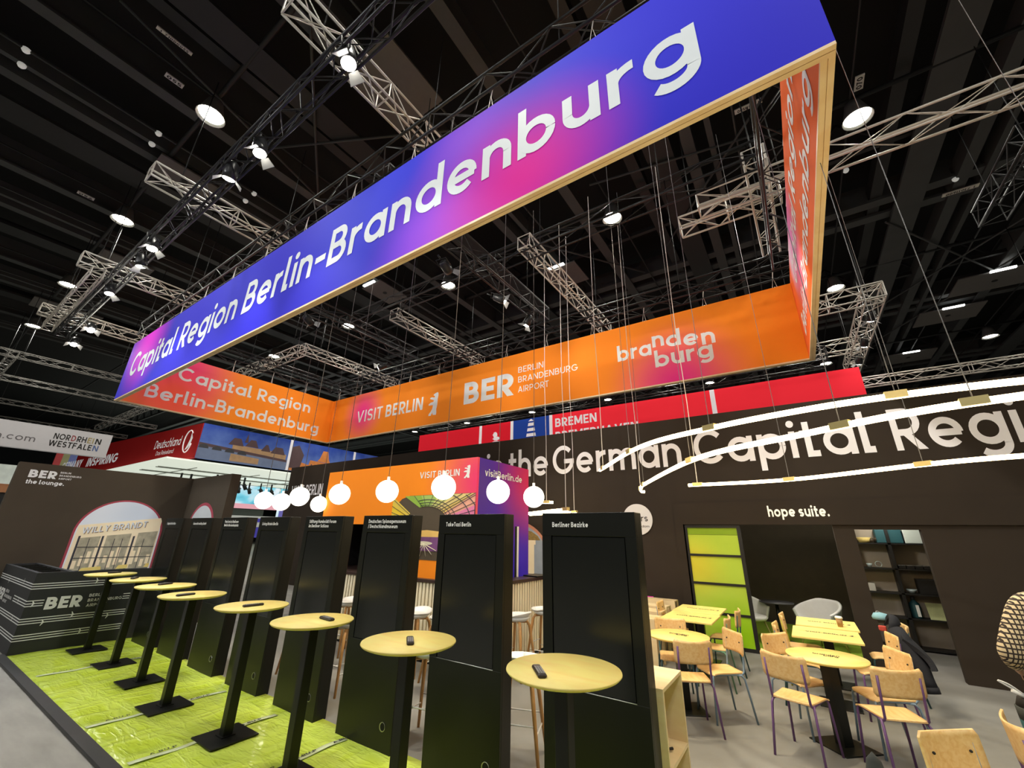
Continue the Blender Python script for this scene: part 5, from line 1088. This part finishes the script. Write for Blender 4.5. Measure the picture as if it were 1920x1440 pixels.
def stripe(sock, f, wd):
    a = nt.nodes.new('ShaderNodeMath'); a.operation = 'MULTIPLY'; a.inputs[1].default_value = f; nt.links.new(sock, a.inputs[0])
    fr_ = nt.nodes.new('ShaderNodeMath'); fr_.operation = 'FRACT'; nt.links.new(a.outputs[0], fr_.inputs[0])
    l = nt.nodes.new('ShaderNodeMath'); l.operation = 'LESS_THAN'; l.inputs[1].default_value = wd; nt.links.new(fr_.outputs[0], l.inputs[0]); return l
ad = nt.nodes.new('ShaderNodeMath'); ad.operation = 'ADD'; nt.links.new(sp.outputs[0], ad.inputs[0]); nt.links.new(sp.outputs[1], ad.inputs[1])
s1 = stripe(ad.outputs[0], 34, 0.34); s2 = stripe(sp.outputs[2], 30, 0.34)
ma = nt.nodes.new('ShaderNodeMath'); ma.operation = 'MAXIMUM'; nt.links.new(s1.outputs[0], ma.inputs[0]); nt.links.new(s2.outputs[0], ma.inputs[1])
mx = nt.nodes.new('ShaderNodeMix'); mx.data_type = 'RGBA'; mx.inputs[6].default_value = (0.72, 0.60, 0.40, 1); mx.inputs[7].default_value = (0.045, 0.032, 0.028, 1)
nt.links.new(ma.outputs[0], mx.inputs[0]); nt.links.new(mx.outputs[2], b.inputs['Base Color'])
def skinned(name, V, Ed, R, m, parent, lvl=2, root=0):
    me = bpy.data.meshes.new(name); me.from_pydata([Vector(v) for v in V], Ed, []); me.materials.append(m)
    o = bpy.data.objects.new(name, me); COL.objects.link(o); o.parent = parent
    md = o.modifiers.new('skin', 'SKIN'); md.use_smooth_shade = True
    for i, r in enumerate(R):
        sv = me.skin_vertices[0].data[i]; sv.radius = r if isinstance(r, tuple) else (r, r); sv.use_root = (i == root)
    sd = o.modifiers.new('sub', 'SUBSURF'); sd.levels = lvl; sd.render_levels = lvl
    return o
pr = thing('person', 'person in a cream and black plaid shirt cut by the right edge, arm bent', 'person', (1.49, 4.98, 0.004), math.radians(-25))
# body: local x across the shoulders (near arm at -x), facing +y, slightly bent forward
V = [(0, 0, .92), (0, .02, 1.10), (0, .05, 1.30), (0, .08, 1.42), (0, .11, 1.50), (0, .15, 1.60), (0, .16, 1.70),
     (-.215, .04, 1.42), (-.355, -.06, 1.06), (-.38, .13, .935), (-.37, .19, .90), (.17, .07, 1.405), (.26, .06, 1.14), (.20, .24, 1.0), (.17, .30, .97),
     (-.10, 0, .86), (-.11, .02, .48), (-.12, -.02, .08), (-.12, .14, .04), (.10, 0, .86), (.11, .02, .48), (.12, -.02, .08), (.12, .14, .04)]
Ed = [(0, 1), (1, 2), (2, 3), (3, 4), (4, 5), (5, 6), (3, 7), (7, 8), (8, 9), (9, 10), (3, 11), (11, 12), (12, 13), (13, 14), (0, 15), (15, 16), (16, 17), (17, 18), (0, 19), (19, 20), (20, 21), (21, 22)]
R = [(.14, .11), (.14, .105), (.155, .11), (.10, .085), .055, (.075, .09), (.075, .09), .05, .040, .028, .030, .05, .040, .028, .030, .085, .058, .038, .035, .085, .058, .038, .035]
def fingers(h, sgn):
    base = Vector(V[h])
    for k in range(5):
        ln = (0.075, 0.085, 0.08, 0.062, 0.055)[k]
        if k < 4: a = base+Vector(((k-1.5)*0.017, 0.035, -0.01)); d1 = a+Vector(((k-1.5)*0.003, ln*0.55, -0.02)); d2 = d1+Vector((0, ln*0.25, -0.035))
        else: a = base+Vector((sgn*0.032, 0.0, 0.0)); d1 = a+Vector((sgn*0.02, 0.03, -0.01)); d2 = d1+Vector((0.0, 0.03, -0.015))
        i = len(V); V.extend([tuple(a), tuple(d1), tuple(d2)]); Ed.extend([(h, i), (i, i+1), (i+1, i+2)]); R.extend([.010, .0085, .0075])
fingers(10, 1); fingers(14, -1)
skinned('body', V, Ed, R, SKIN, pr)
# shirt over torso and both arms
SV = [V[i] for i in (0, 1, 2, 3)]+[V[7], V[8], (-.375, .085, .965), V[11], V[12], (.215, .20, 1.03)]
skinned('shirt', SV, [(0, 1), (1, 2), (2, 3), (3, 4), (4, 5), (5, 6), (3, 7), (7, 8), (8, 9)], [(.16, .13), (.165, .125), (.18, .13), (.13, .105), .092, .082, .055, .075, .066, .048], pm, pr)
skinned('trousers', [(0, 0, .93), V[15], V[16], (-.12, -.02, .10), V[19], V[20], (.12, -.02, .10)], [(0, 1), (1, 2), (2, 3), (0, 4), (4, 5), (5, 6)], [(.165, .13), .105, .08, .065, .105, .08, .065], TROU, pr)
MB().sphere((0, .13, 1.70), .105, 20, 12, 1.1).build('hair', HAIR, pr, True)
for s in (-1, 1):
    MB().lathe([(0.0001, 0), (.05, .0), (.052, .04), (.03, .085), (.0001, .09)], (s*.12, .04, 0), 14).tube([(s*.12, .03, .035), (s*.12, .18, .03)], [.05, .035], 10).build('shoe', SHOE, pr, True)
m = MB()
for s in (-1, 1): m.sphere((s*.033, .245, 1.665), .012, 10, 6)
bd = [c for c in pr.children if c.name.startswith('body')][0]; m.build('eyes', WHITEL, bd, True)
MB().cyl((0, .235, 1.655), (0, .275, 1.625), .010, 8, .017).build('nose', SKIN, bd, True); MB().tube([(-.025, .242, 1.588), (0, .25, 1.584), (.025, .242, 1.588)], .006, 6).build('mouth', mat('lips', (0.42, 0.17, 0.14), 0.5, var=0), bd, True)
for s in (-1, 1): MB().sphere((s*.082, .15, 1.655), .022, 10, 6, 1.4).build('ear', SKIN, bd, True)
t = thing('carry_bag', 'black bag with white drawstrings held by the person at the right edge', 'bag', (1.28, 5.30, 0.40))
bc = (1.28, 5.30)
MB().lathe([(0.11, 0.40), (0.15, 0.44), (0.155, 0.60)], (*bc, 0), 20).build('bag_bottom', TROU, t)
MB().lathe([(0.155, 0.60), (0.158, 0.68), (0.15, 0.685)], (*bc, 0), 20).build('grey_band', mat('bag_grey', (0.05, 0.055, 0.05), 0.8, var=0.1), t)
MB().lathe([(0.15, 0.685), (0.13, 0.74), (0.06, 0.77), (0.0001, 0.772)], (*bc, 0), 20).build('bag_top', BLKINK, t)
MB().tube(cr([(1.22, 5.28, 0.76), (1.225, 5.29, 0.85), (1.235, 5.31, 0.90), (1.26, 5.31, 0.86), (1.30, 5.30, 0.765)], 6), 0.009, 6).build('handle', BLKINK, t)
MB().tube(cr([(1.20, 5.26, 0.755), (1.13, 5.26, 0.80), (1.065, 5.26, 0.842), (1.12, 5.26, 0.825), (1.19, 5.26, 0.765)], 6), 0.006, 5).build('drawstring', WHITEL, t)
MB().cyl((1.125, 5.26, 0.79), (1.21, 5.27, 0.745), 0.014, 8).build('toggle', WHITEL, t)

# ------------------------------------------------------------------ neighbouring stands in the background
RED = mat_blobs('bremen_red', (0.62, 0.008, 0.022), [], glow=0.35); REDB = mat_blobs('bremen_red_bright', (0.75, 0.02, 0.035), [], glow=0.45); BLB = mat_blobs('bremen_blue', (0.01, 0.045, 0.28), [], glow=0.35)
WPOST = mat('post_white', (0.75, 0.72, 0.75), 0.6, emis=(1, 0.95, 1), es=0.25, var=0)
by, bz0, bz1 = 16.0, 5.35, 7.02
t = thing('neighbour_fascia', 'long red and blue fascia of the next stand with white emblems and lettering', 'banner', (-7.3, by, bz0))
for a, b_, mm in ((-17.1, -12.78, RED), (-12.62, -10.86, RED), (-10.70, -8.72, BLB), (-8.56, -1.93, REDB), (-1.77, 2.44, REDB)): MB().box((a, by, bz0), (b_, by+0.2, bz1)).build('panel', mm, t)
for a in (-12.78, -10.86, -8.72, -1.93): MB().box((a, by-0.01, bz0), (a+0.16, by+0.2, bz1)).build('divider', WPOST, t)
m = MB(); letters(m, 'BREMEN', (-8.42, by, 6.42), XV, ZV, 0.40, 2.0, 0.19, 0.12); letters(m, 'BREMERHAVEN', (-8.42, by, 5.80), XV, ZV, 0.40, 3.75, 0.19, 0.12); m.build('lettering', WPOST, t)
m = MB()
for k in range(6): zz = 5.4+k*0.25; hw = 0.40-k*0.045; m.poly([(-9.7-hw, by-0.006, zz), (-9.7+hw, by-0.006, zz), (-9.7+hw-0.03, by-0.006, zz+0.15), (-9.7-hw+0.03, by-0.006, zz+0.15)])
m.poly([(-9.85, by-0.006, 6.88), (-9.55, by-0.006, 6.88), (-9.68, by-0.006, 6.98), (-9.72, by-0.006, 6.98)]); m.build('lighthouse_emblem', WPOST, t)
m = MB()
for (cx_, cz_, wx, wz_) in ((-11.75, 5.72, .42, .16), (-11.72, 6.02, .30, .12), (-11.70, 6.26, .2, .1), (-11.78, 6.46, .13, .14)): m.poly([(cx_+wx*math.cos(a*PI/7)*(1+0.25*math.sin(3*a)), by-0.006, cz_+wz_*math.sin(a*PI/7)) for a in range(14)])
m.build('figure_emblem', WPOST, t)
# pale banner far left
t = thing('neighbour_banner', 'pale grey hanging banner with dark two line name at the far left', 'banner', (-26, 1.0, 4.82))
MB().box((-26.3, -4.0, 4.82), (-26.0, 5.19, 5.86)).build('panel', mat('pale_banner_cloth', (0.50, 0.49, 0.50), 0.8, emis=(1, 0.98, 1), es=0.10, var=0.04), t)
m = MB(); letters(m, 'm.com', (-26.0, 1.66, 5.12), YV, ZV, 0.27, 1.22, 0.13, 0.16); m.build('web_lettering', mat('grey_ink', (0.16, 0.15, 0.16), 0.7, var=0), t)
m = MB(); letters(m, 'NOR', (-26.0, 3.36, 5.36), YV, ZV, 0.25, 0.50, 0.18, 0.14); letters(m, 'RH', (-26.0, 4.08, 5.36), YV, ZV, 0.25, 0.30, 0.18, 0.14); letters(m, 'N', (-26.0, 4.68, 5.36), YV, ZV, 0.25, 0.19, 0.18); letters(m, 'WESTFALE', (-26.0, 3.28, 5.05), YV, ZV, 0.25, 1.35, 0.18, 0.13); m.build('dark_lettering', BLKINK, t)
m = MB(); letters(m, 'D', (-26.0, 3.90, 5.36), YV, ZV, 0.25, 0.14, 0.18); m.build('red_letter', mat('ink_red', (0.32, 0.05, 0.06), 0.7, var=0), t)
m = MB(); letters(m, 'EI', (-26.0, 4.42, 5.36), YV, ZV, 0.25, 0.20, 0.18, 0.16); m.build('ochre_letters', mat('ink_ochre', (0.42, 0.34, 0.14), 0.7, var=0), t)
m = MB(); letters(m, 'N', (-26.0, 4.67, 5.05), YV, ZV, 0.25, 0.18, 0.18); m.build('blue_letter', mat('ink_blue', (0.10, 0.16, 0.36), 0.7, var=0), t)
# red lettered banner joined to the blue picture banner
A_, B_ = Vector((-54, 8.92, 6.18)), Vector((-32.06, 10.56, 6.18)); d_ = (B_-A_).normalized()
t = thing('neighbour_banner', 'dark red banner with white lettering running to the blue picture corner', 'banner', tuple((A_+B_)/2))
nrm_ = d_.cross(ZV)
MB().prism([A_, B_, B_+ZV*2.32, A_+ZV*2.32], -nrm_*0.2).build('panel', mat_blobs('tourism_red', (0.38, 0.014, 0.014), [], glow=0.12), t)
m = MB(); letters(m, 'INSPIRING', A_+d_*(3.0)+ZV*0.55, d_, ZV, 0.75, 6.4, 0.2, 0.12, 0.1); letters(m, 'GERMANY', A_+d_*(-3.2)+ZV*0.55, d_, ZV, 0.75, 5.0, 0.2, 0.12, 0.1)
letters(m, 'Deutschland', A_+d_*15.6+ZV*1.05, d_, ZV, 0.62, 3.9, 0.13, 0.1, 0.1); letters(m, 'Das Reiseland', A_+d_*16.2+ZV*0.55, d_, ZV, 0.30, 2.6, 0.1, 0.1, 0.1)
m.tube([A_+d_*(20.6+0.55*math.cos(a*PI/12))+ZV*(1.2+0.75*math.sin(a*PI/12))+nrm_*0.03 for a in range(3, 24)], 0.04, 4); m.poly([A_+d_*(20.7+x)+ZV*(1.2+z)+nrm_*0.012 for x, z in ((0.1, .6), (.4, .2), (.3, -.25), (0, -.5), (-.3, -.6), (-.05, -.2), (.1, .15))])
m.build('lettering', mat('lit_white_print', (0.85, 0.85, 0.84), 0.6, emis=(1, 1, 1), es=0.28, var=0), t)  # letters given their own glow where the lamps leave them dark
# blue picture banner
sky_m, nt, b = nodes('picture_sky'); b.inputs['Roughness'].default_value = 0.8
tc = nt.nodes.new('ShaderNodeTexCoord'); sp = nt.nodes.new('ShaderNodeSeparateXYZ'); nt.links.new(tc.outputs['Object'], sp.inputs[0])
nz = nt.nodes.new('ShaderNodeTexNoise'); nz.inputs['Scale'].default_value = 0.9; nz.inputs['Detail'].default_value = 5; nt.links.new(tc.outputs['Object'], nz.inputs['Vector'])
a_ = nt.nodes.new('ShaderNodeMath'); a_.operation = 'MULTIPLY_ADD'; a_.inputs[1].default_value = 0.8; nt.links.new(nz.outputs['Fac'], a_.inputs[0])
b2 = nt.nodes.new('ShaderNodeMapRange'); b2.inputs[1].default_value = 0.2; b2.inputs[2].default_value = 2.3; b2.inputs[3].default_value = 0.45; b2.inputs[4].default_value = -0.2; nt.links.new(sp.outputs[2], b2.inputs[0]); nt.links.new(b2.outputs[0], a_.inputs[2])
cr_ = nt.nodes.new('ShaderNodeValToRGB'); cr_.color_ramp.elements[0].position = 0.2; cr_.color_ramp.elements[1].position = 0.85; cr_.color_ramp.elements[0].color = (0.008, 0.035, 0.24, 1); cr_.color_ramp.elements[1].color = (0.10, 0.17, 0.42, 1)
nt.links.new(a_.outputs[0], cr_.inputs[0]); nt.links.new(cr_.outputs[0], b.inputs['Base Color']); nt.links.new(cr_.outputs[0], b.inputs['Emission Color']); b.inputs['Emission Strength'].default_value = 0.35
t = thing('neighbour_banner', 'blue picture banner with old town, bridge and palace, behind the ring', 'banner', (-32, 19.0, 6.18))
MB().box((-32.2, 10.6, 6.18), (-32.0, 16.55, 8.5)).box((-32.2, 16.75, 6.18), (-32.0, 22.3, 8.5)).box((-32.2, 22.5, 6.18), (-32.0, 30, 8.5)).build('panel', sky_m, t)
for y in (16.55, 22.3): MB().box((-32.2, y, 6.18), (-31.97, y+0.2, 8.5)).build('divider', WPOST, t)
def pz(pts, e): return [(-32.0+e, y, 6.18+z) for y, z in pts]
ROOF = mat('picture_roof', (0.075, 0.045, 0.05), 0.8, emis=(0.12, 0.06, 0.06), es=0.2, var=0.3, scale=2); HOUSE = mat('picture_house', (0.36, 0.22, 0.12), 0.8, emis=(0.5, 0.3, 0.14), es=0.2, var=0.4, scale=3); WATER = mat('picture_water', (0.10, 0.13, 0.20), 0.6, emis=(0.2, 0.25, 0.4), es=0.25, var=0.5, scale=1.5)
m = MB().poly(pz([(10.6, 0), (16.55, 0), (16.55, 0.75), (10.6, 0.9)], 0.006)); m.build('river', WATER, t)
m = MB().poly(pz([(12.6, 0.8), (16.4, 0.7), (16.4, 1.1), (15.2, 1.2), (12.6, 1.25)], 0.008)).poly(pz([(12.6, 0.1), (14.5, 0.1), (14.5, 0.5), (12.6, 0.6)], 0.008)); m.build('house_fronts', HOUSE, t)
m = MB()
for y0, y1, z in ((12.3, 13.3, 1.2), (13.4, 14.3, 1.25), (14.5, 15.2, 1.1), (15.2, 16.3, 1.05)): m.poly(pz([(y0, z), (y1, z), (y1-0.25, z+0.5), (y0+0.3, z+0.5)], 0.010))
m.poly(pz([(13.3, 1.5), (13.55, 1.5), (13.45, 2.15)], 0.012)).poly(pz([(10.6, 0.85), (16.5, 0.55), (16.5, 0.72), (10.6, 1.05)], 0.010)); m.build('roofs_and_bridge', ROOF, t)
m = MB()
for k in range(4): m.poly(pz([(10.9+k*0.8+0.3*math.cos(a*PI/8), 0.7-k*0.03+0.28*math.sin(a*PI/8)) for a in range(9)], 0.012))
m.build('bridge_arches', DARKP, t)
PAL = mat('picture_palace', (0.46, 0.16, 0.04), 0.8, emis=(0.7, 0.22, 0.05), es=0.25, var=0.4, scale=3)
m = MB().poly(pz([(16.8, 0), (22.3, 0), (22.3, 0.35), (20.9, 0.5), (20.7, 0.9), (18.4, 1.0), (18.3, 0.6), (16.8, 0.9)], 0.008)).poly(pz([(19.0, 1.0), (20.2, 0.95), (20.0, 1.25), (19.85, 1.9), (19.4, 1.9), (19.2, 1.25)], 0.010)); m.build('palace', PAL, t)
m = MB()
for k in range(7): m.poly(pz([(18.5+k*0.32, 0.1), (18.6+k*0.32, 0.1), (18.6+k*0.32, 0.7), (18.5+k*0.32, 0.7)], 0.012))
m.poly(pz([(16.8, 0.2), (17.6, 0.2), (17.8, 1.3), (17.3, 2.0), (16.8, 1.8)], 0.012)); m.build('trees_and_columns', ROOF, t)
# bright stand under the blue picture: lit ceiling, screens, counter
t = thing('neighbour_stand', 'bright white stand interior with lit ceiling, screens and grey counter, under the blue picture', 'stand', (-40, 19, 0))
MB().box((-62, 9.2, 5.95), (-32.2, 31, 6.05)).build('lit_ceiling', mat('lit_white_ceiling', (0.8, 0.82, 0.74), 0.7, emis=(0.93, 1.0, 0.85), es=0.62, var=0.05), t)
m = MB()
for x in (-34, -37, -41, -46): m.tube([(x, 9.4, 5.6), (x, 30, 5.6)], 0.03, 5).tube([(x-0.4, 9.4, 5.6), (x-0.4, 30, 5.6)], 0.03, 5)
for y in (11, 15, 19, 23): m.tube([(-60, y, 5.6), (-32.4, y, 5.6)], 0.03, 5)
m.build('ceiling_rig', mat('rig_grey', (0.35, 0.37, 0.34), 0.6, var=0.05), t)
SCRM, nt, b = nodes('stand_screen')
tc = nt.nodes.new('ShaderNodeTexCoord'); nz = nt.nodes.new('ShaderNodeTexNoise'); nz.inputs['Scale'].default_value = 0.35; nz.inputs['Detail'].default_value = 3; nz.inputs['Distortion'].default_value = 1.2; nt.links.new(tc.outputs['Object'], nz.inputs['Vector'])
cr_ = nt.nodes.new('ShaderNodeValToRGB'); e = cr_.color_ramp.elements; e[0].position = 0.36; e[0].color = (0.05, 0.45, 0.62, 1); e[1].position = 0.58; e[1].color = (0.85, 0.95, 1.0, 1); k_ = e.new(0.47); k_.color = (0.22, 0.70, 0.85, 1)
nt.links.new(nz.outputs['Fac'], cr_.inputs[0]); nt.links.new(cr_.outputs[0], b.inputs['Emission Color']); b.inputs['Emission Strength'].default_value = 0.9; b.inputs['Base Color'].default_value = (0.05, 0.05, 0.05, 1)
MB().box((-40.2, 14.5, 3.75), (-40, 20.6, 5.5)).build('screen', SCRM, t); MB().box((-40.2, 20.8, 2.6), (-40, 26, 5.5)).build('screen', SCRM, t); MB().box((-56.2, 10, 3.3), (-56, 17, 5.4)).build('screen', SCRM, t)
MB().box((-40.02, 14.5, 3.55), (-39.98, 20.6, 3.95)).build('screen_town', mat('screen_pink', (0.1, 0.1, 0.1), 0.5, emis=(0.90, 0.42, 0.48), es=0.8, var=0.5, scale=2), t)
MB().prism([(-39.97, 22.3, 4.0), (-39.97, 23.6, 4.0), (-39.97, 22.95, 5.2)], (0.01, 0, 0)).box((-39.97, 20.9, 2.5), (-39.9, 24.0, 3.6)).build('screen_tower', mat('screen_violet', (0.1, 0.1, 0.1), 0.5, emis=(0.12, 0.10, 0.42), es=0.8, var=0.3, scale=1), t)
MB().box((-40.1, 14.5, 3.0), (-39.9, 19.5, 3.5)).build('dark_band', mat('band_dark', (0.06, 0.07, 0.06), 0.6, var=0.1), t)
MB().box((-39.8, 14.0, 2.05), (-39.4, 20.4, 2.95)).build('grey_counter', mat('counter_grey', (0.50, 0.51, 0.48), 0.6, emis=(0.9, 0.92, 0.86), es=0.2, var=0.06), t)
MB().box((-39.8, 14.0, 1.2), (-39.35, 20.4, 2.03)).box((-39.39, 18.6, 2.45), (-39.36, 19.9, 2.75)).build('blue_band', mat('band_blue', (0.05, 0.045, 0.30), 0.6, emis=(0.1, 0.08, 0.6), es=0.3, var=0.1), t)
MB().box((-39.9, 24, 2.0), (-39.6, 29, 2.6)).build('red_plinth', mat('plinth_red', (0.16, 0.02, 0.02), 0.7, var=0.1), t)
LAMPB = mat('rig_lamp_black', (0.006, 0.006, 0.007), 0.6, var=0)
proto_l = None
for k, (x, y) in enumerate(((-36.5, 11.6), (-36.5, 12.2), (-35.0, 13.3), (-35.0, 14.0), (-35.0, 15.2), (-38.5, 15.6), (-38.5, 16.4), (-38.5, 17.2), (-38.0, 17.9), (-38.0, 18.8), (-37.4, 19.8), (-37.0, 21.0), (-36.5, 22.0), (-36.5, 22.7), (-46, 13.5), (-46, 14.6), (-46, 15.4), (-46, 15.9))):
    if proto_l is None:
        o = proto_l = thing('rig_spotlight', 'small black spotlight clamped under the bright white ceiling', 'spotlight', (x, y, 5.0), 0, 'black lamps under the lit ceiling')
        MB().cyl((0, 0, 0.1), (0.18, -0.1, -0.3), 0.13, 10).build('housing', LAMPB, o, True); MB().box((-0.05, -0.05, 0.1), (0.05, 0.05, 0.6)).box((-0.2, -0.02, 0.0), (0.25, 0.02, 0.06)).build('bracket', LAMPB, o, True)
    else: dup(proto_l, (x, y, 5.0), 0.4*(k % 5))
# striped picture panel and far left stand bits
t = thing('striped_panel', 'panel of coloured picture strips behind the pale banner', 'banner', (-62, 10.6, 7.4))
for k, c in enumerate(((0.45, 0.06, 0.06), (0.30, 0.28, 0.14), (0.14, 0.16, 0.36), (0.12, 0.30, 0.48), (0.42, 0.42, 0.44), (0.62, 0.36, 0.08), (0.40, 0.42, 0.36), (0.38, 0.36, 0.44))): MB().box((-62.2, 8.7+k*0.5, 7.4), (-62, 8.7+k*0.5+0.5, 9.4)).build('strip', mat('strip_%d' % k, c, 0.7, emis=c, es=0.3, var=0.25, scale=2), t)
t = thing('far_stand', 'far stand edge with wooden band and dark base at the left frame edge', 'stand', (-28.3, 1.6, 0))
MB().box((-28.6, -3, 0), (-28, 3.6, 2.9)).build('dark_base', mat('far_dark', (0.012, 0.013, 0.018), 0.7, var=0.1), t); MB().box((-28.6, -3, 3.15), (-28, 3.6, 3.5)).build('wood_band', mat('far_wood', (0.45, 0.20, 0.09), 0.7, var=0.1), t); MB().box((-28.6, -3, 3.5), (-28.0, 3.6, 4.3)).build('white_band', mat('far_white', (0.5, 0.55, 0.5), 0.7, emis=(0.9, 1, 0.9), es=0.2, var=0.5, scale=3), t); MB().box((-28.6, -3, 2.9), (-28.05, 3.6, 3.15)).build('shadow_gap', HOLE, t)
